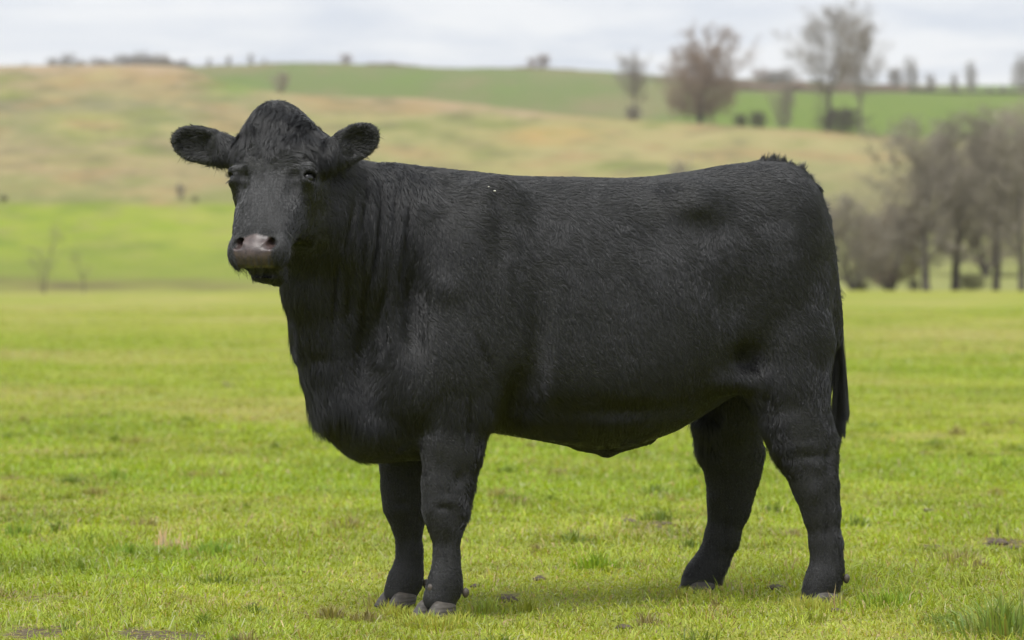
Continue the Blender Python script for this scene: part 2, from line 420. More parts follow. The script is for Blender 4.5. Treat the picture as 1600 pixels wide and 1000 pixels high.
def bare_tree(seed, H=10.0, cloud=None, spread=.5, clear=.25, n1=16, up=.55, twig=.012, trunk_r=.028, stems=1, n2=6, n3=6, n4=5, lean=0.0):
    """unit-built tree: trunk segments and crown segments"""
    r = np.random.default_rng(seed); T, C_ = [], []
    def grow_(p, d, L, rad, nseg, wob, upw, out, taper=.45):
        pts_ = [p]; rs = [rad]
        for i in range(nseg):
            d = d + r.normal(0, wob, 3) + np.array([0, 0, upw]); d /= np.linalg.norm(d)
            q = pts_[-1] + d * L / nseg; rr = rad * (1 - (1 - taper) * (i + 1) / nseg)
            out.append([*pts_[-1], rs[-1], *q, rr]); pts_.append(q); rs.append(rr)
        return np.array(pts_), np.array(rs), d
    for st in range(stems):
        d0 = np.array([r.normal(0, .05) + lean, r.normal(0, .05), 1.0]) if stems == 1 else np.array([r.normal(0, .35), r.normal(0, .35), 1.0])
        b0 = np.array([0, 0, -.3]) + (r.normal(0, .25, 3) * [1, 1, 0] if stems > 1 else 0)
        Lt = H * (.86 if stems == 1 else r.uniform(.6, .8))
        P_, R_, _d = grow_(b0, d0, Lt, H * trunk_r / math.sqrt(stems), 9, .07, .04, T, .18)
        for i in range(int(n1 / math.sqrt(stems))):
            f = clear + (1 - clear) * (i + r.random()) / (n1 / math.sqrt(stems)); f = min(f, .99)
            k = f * 9; k0 = int(k); p = P_[k0] + (P_[min(k0 + 1, 9)] - P_[k0]) * (k - k0); rad = np.interp(k, np.arange(10), R_)
            az = i * 2.4 + r.uniform(-.5, .5); out_ = np.array([math.cos(az), math.sin(az), 0])
            shape = math.sin(math.pi * (.18 + .72 * (f - clear) / (1 - clear))) ** .8
            L1 = H * spread * (.35 + .65 * shape) * r.uniform(.75, 1.15)
            d1 = out_ + np.array([0, 0, up + .7 * f]); d1 /= np.linalg.norm(d1)
            tgt = T if rad > H * .012 else C_
            P1, R1, _ = grow_(p, d1, L1, rad * .55, 4, .13, .06, C_, .25)
            for j in range(n2):
                g_ = .25 + .75 * (j + r.random()) / n2; kk = g_ * 4; a0 = min(int(kk), 3); q = P1[a0] + (P1[a0 + 1] - P1[a0]) * (kk - a0)
                dd = (P1[a0 + 1] - P1[a0]); dd /= np.linalg.norm(dd); dd = dd * .8 + r.normal(0, .55, 3) + [0, 0, .12]; dd /= np.linalg.norm(dd)
                L2 = L1 * .42 * r.uniform(.6, 1.2)
                P2_, R2_, _ = grow_(q, dd, L2, max(np.interp(kk, range(5), R1) * .55, H * .0016), 3, .16, .03, C_, .4)
                for m_ in range(n3):
                    e_ = .2 + .8 * r.random(); kk2 = e_ * 3; a1 = min(int(kk2), 2); q2 = P2_[a1] + (P2_[a1 + 1] - P2_[a1]) * (kk2 - a1)
                    d3 = (P2_[a1 + 1] - P2_[a1]); d3 /= np.linalg.norm(d3); d3 = d3 * .7 + r.normal(0, .6, 3) + [0, 0, .1]; d3 /= np.linalg.norm(d3)
                    L3 = H * .065 * r.uniform(.6, 1.3)
                    q3 = q2 + d3 * L3; C_.append([*q2, H * twig * .08, *q3, H * twig * .055])
                    for w_ in range(n4):
                        s0 = q2 + (q3 - q2) * r.random(); d4 = d3 * .6 + r.normal(0, .7, 3); d4 /= np.linalg.norm(d4)
                        C_.append([*s0, H * twig * .05, *(s0 + d4 * H * .055 * r.uniform(.5, 1.3)), H * twig * .03])
    if cloud:      # fine outer twigs that round the crown off
        zc, rz, rx, n_ = cloud; lump = r.normal(0, 1, (14, 3)); lump /= np.linalg.norm(lump, axis=1, keepdims=True)
        k = 0
        while k < n_:
            v = r.normal(0, 1, 3); v /= np.linalg.norm(v); q = r.random() ** .42
            g_ = (lump @ v).max(); q *= .72 + .34 * max(0, (g_ - .55) / .45)
            p = np.array([v[0] * rx * q, v[1] * rx * q, zc + v[2] * rz * q]) * H
            if p[2] < H * .05: continue
            d = v * .7 + r.normal(0, .6, 3) + [0, 0, .35]; d /= np.linalg.norm(d); L_ = H * r.uniform(.03, .085)
            C_.append([*p, H * twig * .055, *(p + d * L_), H * twig * .03]); k += 1
    return T, C_
def tree_meshes(name, mt, mc, **kw):
    T, C_ = bare_tree(**kw)
    out = []
    for nm, sg, sd, mm in (("trunk", T, 7, mt), ("crown", C_, 3, mc)):
        V, Q = tubes(sg, sd)
        o = mesh_obj(name + "_" + nm, V, Q, mm); me = o.data; me.name = name + "_" + nm; bpy.data.objects.remove(o); out.append(me)
    return out
FORM = {
 'spread': tree_meshes("spreading_tree", M_BARK, M_TWIG, seed=11, cloud=(.58, .40, .38, 1900), H=10, spread=.50, clear=.20, n1=18, up=.45, twig=.020, n4=8),
 'spread2': tree_meshes("field_tree", M_BARK, M_TWIG, seed=23, cloud=(.56, .40, .36, 1900), H=10, spread=.50, clear=.18, n1=18, up=.5, twig=.020, lean=.14, n4=8),
 'tall': tree_meshes("tall_tree", M_BARK, M_TWIG, seed=5, cloud=(.68, .29, .30, 1700), H=10, spread=.40, clear=.30, n1=20, up=.95, twig=.011, trunk_r=.020, n3=7, n4=7),
 'oak': tree_meshes("brown_tree", M_BARK, M_TWIG_BROWN, seed=31, cloud=(.50, .42, .46, 5200), H=10, spread=.55, clear=.14, n1=22, up=.22, twig=.020, n4=9),
 'bush': tree_meshes("bush", M_BARK, M_TWIG, seed=41, cloud=(.50, .45, .42, 1800), H=10, spread=.40, clear=.05, n1=18, up=.45, twig=.026, stems=4, n2=5, n3=6, n4=5),
 'wisp': tree_meshes("sapling_form", M_BARK, M_TWIG_OLIVE, seed=61, H=10, spread=.34, clear=.2, n1=12, up=.8, twig=.010, trunk_r=.010, n2=4, n3=4, n4=3),
 'scrub': tree_meshes("scrub", M_BARK, M_TWIG_DARK, seed=47, cloud=(.42, .46, .75, 3600), H=10, spread=.62, clear=.02, n1=24, up=.25, twig=.034, stems=4, n2=6, n3=7, n4=5),
}
PARTN = ("trunk", "crown")
def plant(form, px, D, top, label, cat="tree", name="bare_tree", group=None, width=1.0, crown_mat=None, rot=None, base_drop=.0):
    """stands at column px, distance D; its top reaches picture row `top`"""
    z0 = float(hgt(np.array([px]), np.array([D]))[0])
    ztop = CAM_H - (top - HOR) / F * D
    H_ = max(ztop - z0, .5)
    o = bpy.data.objects.new(name, None); COL.objects.link(o)
    o.location = ((px - 800) / F * D, D - CAM_D, z0 - base_drop)
    o.rotation_euler = (0, 0, random.uniform(0, 6.28) if rot is None else rot)
    k = H_ / 9.6; o.scale = (k * width, k * width, k)
    o.empty_display_size = .2
    tag(o, label, cat, group)
    for nm, me in zip(PARTN, FORM[form]):
        c = bpy.data.objects.new(nm, me); COL.objects.link(c); c.parent = o
        if nm == "crown" and crown_mat is not None:
            c.material_slots[0].link = 'OBJECT'; c.material_slots[0].material = crown_mat
    return o
G1 = "bare trees at the far edge of the pasture"
plant('bush', 1335, 211, 285, "grey many-stemmed bare tree at the pasture edge, closest to the cow's rump", name="bare_tree", group=G1, width=1.15, rot=1.0)
plant('bush', 1385, 218, 300, "rounded brown bare tree between the many-stemmed tree and the leaning one", group=G1, width=1.0, rot=4.0, crown_mat=M_TWIG_BROWN)
plant('spread2', 1448, 214, 232, "bare tree with a leaning forked trunk, with the rounded crown, at the pasture edge", group=G1, width=1.15, rot=2.7)
plant('spread', 1492, 219, 208, "bare tree with upright trunk and the densest crown, just right of the leaning one", group=G1, width=1.1, rot=.4)
plant('tall', 1556, 216, 200, "slimmest bare tree at the pasture edge, between two thicker ones", group=G1, width=1.3, rot=1.2)
plant('spread', 1597, 212, 215, "thick dark-trunked bare tree at the pasture's right end", group=G1, width=.9, rot=3.9)
plant('bush', 1395, 232, 330, "low pale bare thicket filling the gap before the leaning tree", name="bare_bush", cat="bush", group=G1, width=1.3, crown_mat=M_TWIG_OLIVE)
plant('bush', 1545, 300, 205, "hazy bare tree standing behind the slim tree at the pasture edge", group=G1, width=1.1, crown_mat=M_TWIG_PINK)
plant('spread', 1620, 330, 180, "tallest hazy bare tree behind the pasture's right end", group=G1, width=1.1, crown_mat=M_TWIG_PINK)
plant('scrub', 1428, 212, 436, "small dark scrub at the foot of the leaning bare tree", cat="bush", name="bare_bush", width=.9)
plant('scrub', 1345, 212, 442, "low dark scrub under the bare tree beside the cow's rump", cat="bush", name="bare_bush", width=1.6)
plant('scrub', 1520, 222, 430, "low scrub between the trunks of the slim and dense bare trees", cat="bush", name="bare_bush", width=1.6, crown_mat=M_TWIG_OLIVE)
# trees along the brow of the near hill
plant('oak', 1095, 712, 64, "round brown-crowned bare tree on the brow of the hill above the cow's back", width=.95, rot=.6)
plant('oak', 1092, 716, 90, "lower, denser brown bare tree close against the round brown one", width=1.15, rot=2.2)
plant('tall', 1293, 725, 30, "tallest bare tree on the hill, thick forked trunk against the sky", width=1.2, rot=2.0)
plant('tall', 1345, 708, 48, "slender bare tree just right of the tallest one on the hill", width=.75, rot=4.4)
plant('scrub', 1312, 696, 168, "wide dark bush at the foot of the two tall hill trees", cat="bush", name="bare_bush", width=1.5)
plant('bush', 1225, 708, 128, "small grey bare tree left of the tallest hill tree", width=.55)
plant('tall', 992, 712, 96, "faint grey bare tree left of the round brown tree", width=.95)
plant('scrub', 990, 703, 166, "small low bush under the faint grey hill tree", cat="bush", name="bare_bush", width=1.0, crown_mat=M_TWIG)
plant('scrub', 1157, 699, 178, "left one of two small shrubs between the brown and tallest trees", cat="bush", name="bare_bush", width=.9)
plant('scrub', 1184, 699, 174, "right one of two small shrubs between the brown and tallest trees", cat="bush", name="bare_bush", width=.9)
plant('bush', 440, 706, 108, "faint bare tree on the hill above the cow's poll", width=.9, crown_mat=M_TWIG_PINK)
plant('bush', 1060, 420, 240, "pinkish leafless bush on the slope showing over the cow's back", cat="bush", name="bare_bush", width=.50, crown_mat=M_TWIG_PINK)
plant('bush', 282, 392, 284, "grey leafless bush at the meadow's top edge left of the cow's ear", cat="bush", name="bare_bush", width=.62)
plant('scrub', 305, 388, 312, "low dark scrub beside the grey bush at the meadow's top", cat="bush", name="bare_bush", width=1.2)
plant('scrub', 6, 390, 306, "small dark bush at the meadow's top edge, at the far left", cat="bush", name="bare_bush", width=1.0)
plant('wisp', 70, 204, 346, "thin leafless sapling at the left end of the pasture edge", width=1.3, name="sapling")
plant('wisp', 66, 206, 398, "low twiggy shrub around the thin sapling's stem", cat="bush", name="bare_bush", width=1.6)
plant('wisp', 131, 205, 390, "short leafless sapling right of the thin one, at the pasture edge", width=1.5, name="sapling")
# skyline, left
G2 = "small distant trees along the left skyline"
lab = "distant tree in the row on the left skyline"
for i, (px, tp_, wd) in enumerate([(84,88,2.2),(104,87,2.0),(124,91,2.2),(148,92,2.4),(166,90,2.4),(186,88,2.4),(204,86,2.4),(222,85,2.6),(238,85,2.6),(254,87,2.4),(284,91,2.2),(40,100,1.5),(8,101,1.5)]):
    plant('oak' if i % 2 else 'bush', px, 1500, tp_, lab, name="distant_tree", group=G2, width=wd * .62, crown_mat=M_TWIG)
for px, tp_, lb in ((326,92,"small skyline tree just right of the distant wood"), (357,89,"second single skyline tree right of the distant wood"), (391,86,"third single skyline tree right of the distant wood, the tallest"), (414,92,"small skyline tree straight above the cow's forehead")):
    plant('oak', px, 1500, tp_, lb, name="distant_tree", width=.7, crown_mat=M_TWIG)
plant('oak', 541, 1500, 86, "wide brown skyline bush left of the long low hedge", cat="bush", name="distant_bush", width=1.6)
plant('bush', 850, 1500, 82, "wide brown bare clump alone on the middle skyline", cat="bush", name="distant_bush", width=1.15, crown_mat=M_TWIG_BROWN)
plant('oak', 832, 1500, 92, "small brown bush leaning on the middle skyline clump", cat="bush", name="distant_bush", width=1.1)
# skyline, right
for px, tp_, wd, lb, fm in ((1190,110,1.4,"brown skyline tree right of the round brown tree",'oak'),(1212,106,1.4,"grey skyline tree left of the tallest hill tree",'bush'),(1232,110,1.3,"low skyline tree right behind the small grey hill tree",'oak'),
        (1322,104,1.1,"reddish brown skyline tree between the two tall hill trees",'oak'),(1400,101,.9,"left tree of the pair on the skyline right of the tall trees",'bush'),(1425,97,.6,"right, slimmer tree of the pair on the right skyline",'oak'),
        (1455,118,.8,"round low tree on the right-hand hedge line",'oak'),(1491,118,.6,"small tree midway along the right-hand hedge line",'oak'),(1518,103,.55,"dark lollipop-shaped tree on the right-hand hedge line",'oak'),
        (1545,138,1.2,"lowest shrub on the right-hand hedge line",'oak'),(1567,136,1.2,"last low shrub on the right-hand hedge line",'oak'),(1597,92,.8,"tree cut by the right border on the skyline",'oak')):
    plant(fm, px, 1300, tp_, lb, name="distant_tree", width=wd * .9, crown_mat=M_TWIG_BROWN if 'brown' in lb else M_TWIG)
# hedges: real twiggy mass along a line
def hedge(pts_px, D, h_px, label, mat, n=2600, depth=6.0):
    r = np.random.default_rng(len(label)); pts_px = np.array(pts_px, float)
    u = r.random(n); px = np.interp(u, np.linspace(0, 1, len(pts_px)), pts_px)
    hh = np.interp(px, pts_px[np.argsort(pts_px)], np.array(h_px, float)[np.argsort(pts_px)]) if hasattr(h_px, '__len__') else np.full(n, float(h_px))
    Dd = D + r.uniform(-depth / 2, depth / 2, n); z0 = hgt(px, Dd)
    lump = .75 + .35 * vnoise(np.stack([px * .06, px * 0], 1), 1.0, 3)
    H_ = hh / F * D * lump
    x = (px - 800) / F * Dd; y = Dd - CAM_D
    a = np.stack([x, y, z0 + H_ * r.random(n) * .8 - .2], 1)
    d = r.normal(0, 1, (n, 3)) + [0, 0, .8]; d /= np.linalg.norm(d, axis=1, keepdims=True)
    L_ = H_ * r.uniform(.2, .5, n); b_ = a + d * L_[:, None]; b_[:, 2] = np.minimum(b_[:, 2], z0 + H_ * 1.1)
    rr = np.full(n, .0032 * D / 40 * 1.6)
    V, Q = tubes(np.concatenate([a, rr[:, None] * 1.3, b_, rr[:, None] * .6], 1), 3)
    c = V.mean(0); c[2] = z0.min()
    o = mesh_obj("hedge", V - c, Q, mat); o.location = c
    tag(o, label, "hedge")
hedge([1150, 1250, 1420], 1290, [14, 18, 14], "thick brown hedge along the top of the bright green field, left half", M_TWIG_BROWN, 3600, 14)
hedge([1420, 1500, 1660], 1285, [8, 7, 8], "thin dark hedge along the top of the bright green field, right half", M_TWIG_DARK, 2200, 8)
hedge([72, 110, 170, 230, 262, 300], 1492, [8, 13, 12, 17, 16, 6], "long grey wood along the left skyline", M_TWIG, 4200, 14)
hedge([300, 360, 430, 500], 1493, [3, 4, 4, 3], "low hedge on the skyline above the cow's poll", M_TWIG, 900)
hedge([655, 720, 790], 1493, [2, 3, 3], "thin hedge along the middle skyline", M_TWIG, 500)
hedge([573, 610, 655], 1495, [6, 7, 4], "low hedge on the skyline right of the wide brown bush", M_TWIG_BROWN, 900)
hedge([780, 830, 900], 1495, [3, 5, 3], "low hedge running under the middle skyline clump", M_TWIG_BROWN, 700)
hedge([960, 1000, 1180], 1400, [6, 8, 14], "pale scrubby hedge behind the round brown hill tree", M_TWIG, 1800, 12)
hedge([500, 545, 580], 1495, [3, 4, 3], "thin hedge at the foot of the wide brown skyline bush", M_TWIG_BROWN, 400)
hedge([1030, 1100, 1260], 706, [3, 4, 4], "low ragged hedge at the foot of the round brown hill tree", M_TWIG_OLIVE, 2200, 4)
# ================================================================== grass
def blade_mesh(name, root, ang, hgt_, wid_, leanx, leany, col, mat, bend=.5):
    """blades: quad + tip triangle each"""
    n = len(root)
    sx, sy = np.cos(ang) * wid_ / 2, np.sin(ang) * wid_ / 2
    side = np.stack([sx, sy, np.zeros(n)], 1)
    up = np.stack([leanx * bend * .5, leany * bend * .5, np.full(n, .55)], 1) * hgt_[:, None]
    tip = np.stack([leanx, leany, np.full(n, 1.0) - .35 * np.hypot(leanx, leany)], 1) * hgt_[:, None]
    V = np.stack([root - side, root + side, root + up + side * .8, root + up - side * .8, root + tip], 1).reshape(-1, 3)
    me = bpy.data.meshes.new(name)
    me.vertices.add(n * 5); me.vertices.foreach_set('co', V.astype(np.float32).ravel())
    base = (np.arange(n) * 5)[:, None]
    lv = np.concatenate([base + [0, 1, 2, 3], base + [3, 2, 4]], 1).astype(np.int32).ravel()
    me.loops.add(n * 7); me.loops.foreach_set('vertex_index', lv)
    me.polygons.add(n * 2)
    ls = np.stack([np.arange(n) * 7, np.arange(n) * 7 + 4], 1).ravel().astype(np.int32)
    me.polygons.foreach_set('loop_start', ls); me.polygons.foreach_set('loop_total', np.tile([4, 3], n).astype(np.int32))
    me.update(calc_edges=True)
    a = me.color_attributes.new("blade", 'FLOAT_COLOR', 'POINT')
    c = np.repeat(col, 5, 0).reshape(n, 5, 3).copy()
    c[:, 4] *= 1.12
    c = np.concatenate([c.reshape(-1, 3), np.ones((n * 5, 1))], 1)
    a.data.foreach_set('color', c.astype(np.float32).ravel())
    me.materials.append(mat)
    o = bpy.data.objects.new(name, me); COL.objects.link(o)
    return o
g = NT("grass_blade")
at = g.node("ShaderNodeAttribute", _attribute_name="blade")
b = g.node("ShaderNodeBsdfPrincipled", Roughness=.48); g.set(b, "Base Color", at.outputs["Color"]); b.inputs["Specular IOR Level"].default_value = .42
tr = g.n.new("ShaderNodeBsdfTranslucent"); g.l.new(g.mix(1.0, at.outputs["Color"], (1.25, 1.15, .55), 'MULTIPLY'), tr.inputs[0])
mx = g.n.new("ShaderNodeMixShader"); mx.inputs[0].default_value = .38; g.l.new(b.outputs[0], mx.inputs[1]); g.l.new(tr.outputs[0], mx.inputs[2])
grass_mat = g.finish(mx.outputs[0])

def blade_colour(n, d, s_, gl, P2):
    A = lambda *c: srgb(c) / 2.0
    c = np.empty((n, 3)); c[:] = A(182, 202, 54)
    r = rng.random(n)
    c = lerp(c, A(164, 194, 46), np.clip(gl * .7 + .25 * (r > .8), 0, 1)); c = lerp(c, A(212, 200, 112), np.clip(s_ * .9, 0, 1) * (rng.random(n) < .75))
    dead = (rng.random(n) < .04 + .26 * s_ + .4 * d); c[dead] = (A(214, 192, 140) * (rng.random((n, 1)) * .6 + .6))[dead]
    yel = rng.random(n) < .12; c[yel] = c[yel] * .4 + A(214, 214, 84) * .6
    c *= (1 + .42 * fbm(P2, 2.2, 3, 44))[:, None] * (.70 + .60 * rng.random((n, 1)))
    c *= 1.12
    pale = rng.random(n) < .04; c[pale] = A(226, 232, 168)
    return c
def field_grass(name, N, D0, D1, power, wmm, hcm, sides=False):
    # distance density ~ D**power per metre of depth
    u = rng.random(N); k = power + 1
    D = (D0 ** k + u * (D1 ** k - D0 ** k)) ** (1 / k) if abs(k) > 1e-6 else D0 * (D1 / D0) ** u
    px = rng.uniform(-430, 2030, N)
    if sides: px = np.where(rng.random(N) < .5, rng.uniform(-3000, -430, N), rng.uniform(2030, 4600, N))
    x = (px - 800) / F * D; y = D - CAM_D
    P2 = np.stack([x, y], 1)
    py = HOR + (CAM_H) / D * F
    d, s_, gl = pasture_masks(px, py, P2)
    keep = rng.random(N) > np.clip(d * .62 + .22 * sstep(.1, .6, s_), 0, .97)
    px, D, x, y, P2, d, s_, gl = (v[keep] for v in (px, D, x, y, P2, d, s_, gl)); n = len(D)
    z = hgt(px, D)
    cl = fbm(P2, 5.5, 2, 33); cl2 = fbm(P2, 1.3, 2, 37)
    h_ = hcm / 100 * (.4 + .75 * rng.random(n)) * (1 + .55 * cl + .75 * cl2 + .75 * gl - .85 * d - .25 * s_).clip(.25, 3) * (1 + .9 * (rng.random(n) < .06))
    ln_ = vec2 = np.stack([vnoise(P2, 7.0, 61), vnoise(P2, 7.0, 62)], 1) * .7 + rng.normal(0, .95, (n, 2))
    w_ = wmm / 1000 * (D / 11.0) ** .85 * (.6 + .8 * rng.random(n))
    # the cow's feet press the turf down
    ang = rng.uniform(-.9, .9, n)
    o = blade_mesh(name, np.stack([x, y, z - .004], 1), ang, h_, w_, ln_[:, 0], ln_[:, 1], blade_colour(n, d, s_, gl, P2), grass_mat)
    tag(o, "short bright green pasture grass covering the ground" if name != 'clover' else "small broad clover leaves low in the pasture grass", "grass", kind='stuff')
    return o
field_grass("pasture_grass", NGRASS, 9.3, 120.0, -1.25, 3.6, 2.9)
field_grass("pasture_grass", NGRASS // 3, 6.0, 60.0, -1.0, 7.5, 3.0, sides=True)
field_grass("clover", NGRASS // 7, 9.3, 26.0, -1.0, 9.0, 1.7)

def tuft(name, px, py, n, h_cm, spread, label, cat, col, lean=.45, w_mm=4.0, straight=False, group=None, loose=False):
    D = CAM_H * F / (py - HOR); z = float(hgt(np.array([px]), np.array([D]))[0])
    c = np.array([(px - 800) / F * D, D - CAM_D, z])
    a = rng.uniform(0, 6.28, n); rr = np.abs(rng.normal(0, .62, n)) * spread
    root = np.stack([np.cos(a) * rr, np.sin(a) * rr * 1.1, np.full(n, -.005)], 1)
    lx = np.cos(a) * rr / spread * lean + rng.normal(0, .22, n); ly = np.sin(a) * rr / spread * lean + rng.normal(0, .22, n)
    if straight: lx *= .35; ly *= .35
    base = srgb(np.array(col) * 1.13 + 6) / 2.0
    cc = base[None, :] * (.7 + .6 * rng.random((n, 1))) * (1 + rng.normal(0, .08, (n, 3)))
    o = blade_mesh(name if loose else 'blades', root, rng.uniform(-1, 1, n), h_cm / 100 * (.35 + .75 * rng.random(n)) * np.exp(-.35 * (rr / spread) ** 2), w_mm / 1000 * (.6 + .8 * rng.random(n)), lx, ly, np.abs(cc), grass_mat)
    o['kind'] = 'stuff'
    if loose:
        o.location = c; return o
    e = bpy.data.objects.new(name, None); COL.objects.link(e); e.location = c; e.empty_display_size = .05; o.parent = e
    tag(e, label, cat, group)
    return e
def scattered_tufts(M_=150):
    r = np.random.default_rng(21); R_, A_, H_, W_, X_, Y_, C_ = [], [], [], [], [], [], []
    for i in range(M_):
        D = 9.6 + 16 * r.random() ** 1.5; px = r.uniform(-100, 1700)
        c = np.array([(px - 800) / F * D, D - CAM_D, float(hgt(np.array([px]), np.array([D]))[0])])
        if abs(px - 690) < 60 and D < 11.4: continue
        n = int(r.uniform(30, 130)); sp = r.uniform(.03, .13); hh = r.uniform(.035, .075) * (1 if r.random() < .8 else 1.35)
        kind_ = r.random(); base = srgb([(150, 176, 62), (136, 160, 66), (176, 188, 74), (196, 190, 110), (188, 176, 122)][int(min(4, kind_ * 5.6))]) / 1.9
        a = r.uniform(0, 6.28, n); rr = np.abs(r.normal(0, .6, n)) * sp
        R_.append(c + np.stack([np.cos(a) * rr, np.sin(a) * rr, np.full(n, -.004)], 1)); A_.append(r.uniform(-1, 1, n))
        H_.append(hh * (.35 + .75 * r.random(n)) * np.exp(-.4 * (rr / sp) ** 2)); W_.append(.0038 * (D / 11) ** .6 * r.uniform(.6, 1.5, n))
        X_.append(np.cos(a) * rr / sp * .8 + r.normal(0, .35, n)); Y_.append(np.sin(a) * rr / sp * .8 + r.normal(0, .35, n))
        C_.append(base[None, :] * (.65 + .7 * r.random((n, 1))))
    cc = np.concatenate
    o = blade_mesh("pasture_grass", cc(R_), cc(A_), cc(H_), cc(W_), cc(X_), cc(Y_), cc(C_), grass_mat); tag(o, kind='stuff')
scattered_tufts()
tuft("grass_tuft", 1568, 990, 420, 15, .17, "large dark green grass tuft in the right-hand corner of the foreground", "grass tuft", (146, 166, 82), .9, 6)
tuft("grass_tuft", 932, 890, 190, 8.5, .10, "bright upright grass tuft alone between the cow's front and hind legs", "grass tuft", (150, 182, 48), .6, 5)
tuft("grass_tuft", 335, 862, 260, 7.5, .16, "dark green grass clump right of the dry stalks at the left", "grass tuft", (140, 172, 62), .6, 5)
tuft("grass_tuft", 205, 862, 200, 7, .16, "dark green grass clump left of the dry stalks", "grass tuft", (144, 174, 64), .6, 5)
tuft("grass_tuft", 1385, 950, 220, 7, .15, "fresh green grass tuft right of the cow's near hind hoof", "grass tuft", (146, 176, 56), .7, 4.5)
tuft("grass_tuft", 760, 950, 180, 6.5, .12, "dark grass tuft just behind the cow's near front hoof", "grass tuft", (166, 182, 82), .8, 4.5)
tuft("grass_tuft", 180, 748, 120, 8, .12, "small green tuft standing farther out, at the left of the field", "grass tuft", (150, 176, 72), .5, 6)
tuft("grass_tuft", 30, 835, 160, 8, .14, "dark green tuft near the left border of the foreground", "grass tuft", (144, 172, 68), .6, 5)
tuft("dry_weed", 255, 852, 26, 11, .035, "pale dry seed stalks, the tallest ones left of the cow", "weed", (226, 200, 168), .3, 7, True)
tuft("dry_weed", 276, 850, 22, 8, .03, "pale dry stalks in the middle of the weed patch", "weed", (230, 206, 176), .3, 7, True)
tuft("dry_weed", 290, 856, 18, 7, .03, "pale dry stalks at the right end of the weed patch", "weed", (222, 196, 164), .4, 6, True)
tuft("dry_weed", 400, 878, 26, 6, .03, "greyish dry stalk clump nearest the cow's front legs", "weed", (150, 128, 100), .4, 5)
tuft("dry_straw", 1303, 953, 10, 9, .02, "pale broken straws standing against the cow's near hind hoof", "straw", (214, 194, 150), .3, 4, True)
tuft("dry_weed", 1557, 838, 7, 10, .012, "single thin dark stalk standing at the right of the field", "weed", (90, 96, 60), .15, 4, True)
tuft("dry_weed", 1120, 962, 60, 4.5, .11, "dry tangled grass below the cow's far hind hoof", "weed", (186, 170, 112), .9, 3.5)
for px, py in ((645, 972), (700, 975), (600, 955), (660, 968), (1262, 955), (1290, 958), (1080, 935), (1100, 940), (1250, 950), (622, 960), (686, 978), (610, 950), (655, 976), (715, 968), (1275, 954), (1310, 950), (1065, 932), (675, 972), (1268, 950), (635, 962)):
    o = tuft("pasture_grass", px, py, 110, 5.6, .08, None, None, (188, 194, 84), .9, 3.4, loose=True)

# clods of earth
dm = NT("earth"); tc = dm.node("ShaderNodeTexCoord"); n_ = dm.noise(60, 5, .65, tc.outputs["Object"])
b = dm.node("ShaderNodeBsdfPrincipled", Roughness=.95); dm.set(b, "Base Color", dm.ramp(n_, [(.3, (.045, .032, .022)), (.55, (.10, .075, .052)), (.75, (.15, .12, .09))]))
bp_ = dm.node("ShaderNodeBump", Strength=.8, Distance=.01); dm.l.new(n_, bp_.inputs["Height"]); dm.l.new(bp_.outputs[0], b.inputs["Normal"])
earth_mat = dm.finish(b.outputs[0])
def clod(px, py, r_cm, label, group=None):
    D = CAM_H * F / (py - HOR); z = float(hgt(np.array([px]), np.array([D]))[0])
    th = np.linspace(0, math.pi, 13); ph = np.linspace(0, 2 * math.pi, 20, endpoint=False)
    V = np.array([(math.sin(t_) * math.cos(p_), math.sin(t_) * math.sin(p_), math.cos(t_)) for t_ in th for p_ in ph])
    V = V * (1 + .38 * fbm(V + px, 2.2, 3, 3))[:, None] * np.array([1.5, 1.0, .62]) * r_cm / 100
    Fc = [(i * 20 + j, i * 20 + (j + 1) % 20, (i + 1) * 20 + (j + 1) % 20, (i + 1) * 20 + j) for i in range(12) for j in range(20)]
    o = mesh_obj("earth_clod", V, Fc, earth_mat)
    o.location = ((px - 800) / F * D, D - CAM_D, z + r_cm / 100 * .25)
    tag(o, label, "clod", group)
clod(795, 937, 2.2, "brown earth clod in the grass behind the near front hoof")
clod(842, 908, 1.5, "small dark clod farther behind the cow's front hooves")
clod(1212, 926, 2.2, "brown clod between the cow's two hind hooves")
clod(982, 823, 2.2, "dark clod at the left end of the bare patch under the belly")
clod(1042, 826, 1.6, "reddish clod in the bare patch under the cow's belly")
clod(1450, 806, 1.8, "lone dark clod out in the grass right of the cow")
clod(1455, 858, 1.7, "clod at the left end of the muddy streak on the right")
clod(1560, 848, 2.6, "largest dark clod of the muddy streak on the right")
clod(1583, 856, 2.0, "right-hand clod of the muddy streak at the border")
clod(1306, 958, 1.8, "flat brown clod touching the cow's near hind hoof")
clod(975, 980, 1.5, "small brown clod in the foreground below the belly")
clod(357, 604, 3.0, "distant dark clod in the field left of the cow's chest")
clod(745, 918, 1.5, "small grey clod just right of the near front dewclaw")
# ================================================================== the cow
TH = math.radians(18.0)
CO = np.array([0.257, 0.18, 0.0])
CU = np.array([math.cos(TH), math.sin(TH), 0.0])     # towards the tail
CV = np.array([-math.sin(TH), math.cos(TH), 0.0])    # towards the far side
CZ = np.array([0.0, 0.0, 1.0])

def P(px, py, w):
    """point of the cow seen at pixel (px,py) that lies w metres beyond its middle plane"""
    k = (px - 800.0) / F
    s = (k * (CAM_D + CO[1] + w * CV[1]) - CO[0] - w * CV[0]) / (CU[0] - k * CU[1])
    D = CAM_D + CO[1] + s * CU[1] + w * CV[1]
    return CO + s * CU + w * CV + CZ * (CAM_H - (py - HOR) / F * D)
def M(r_px, w=0.0): return r_px / F * (CAM_D + 0.1 + w)   # pixels to metres on the cow

def unit(v): v = np.asarray(v, float); return v / np.linalg.norm(v)
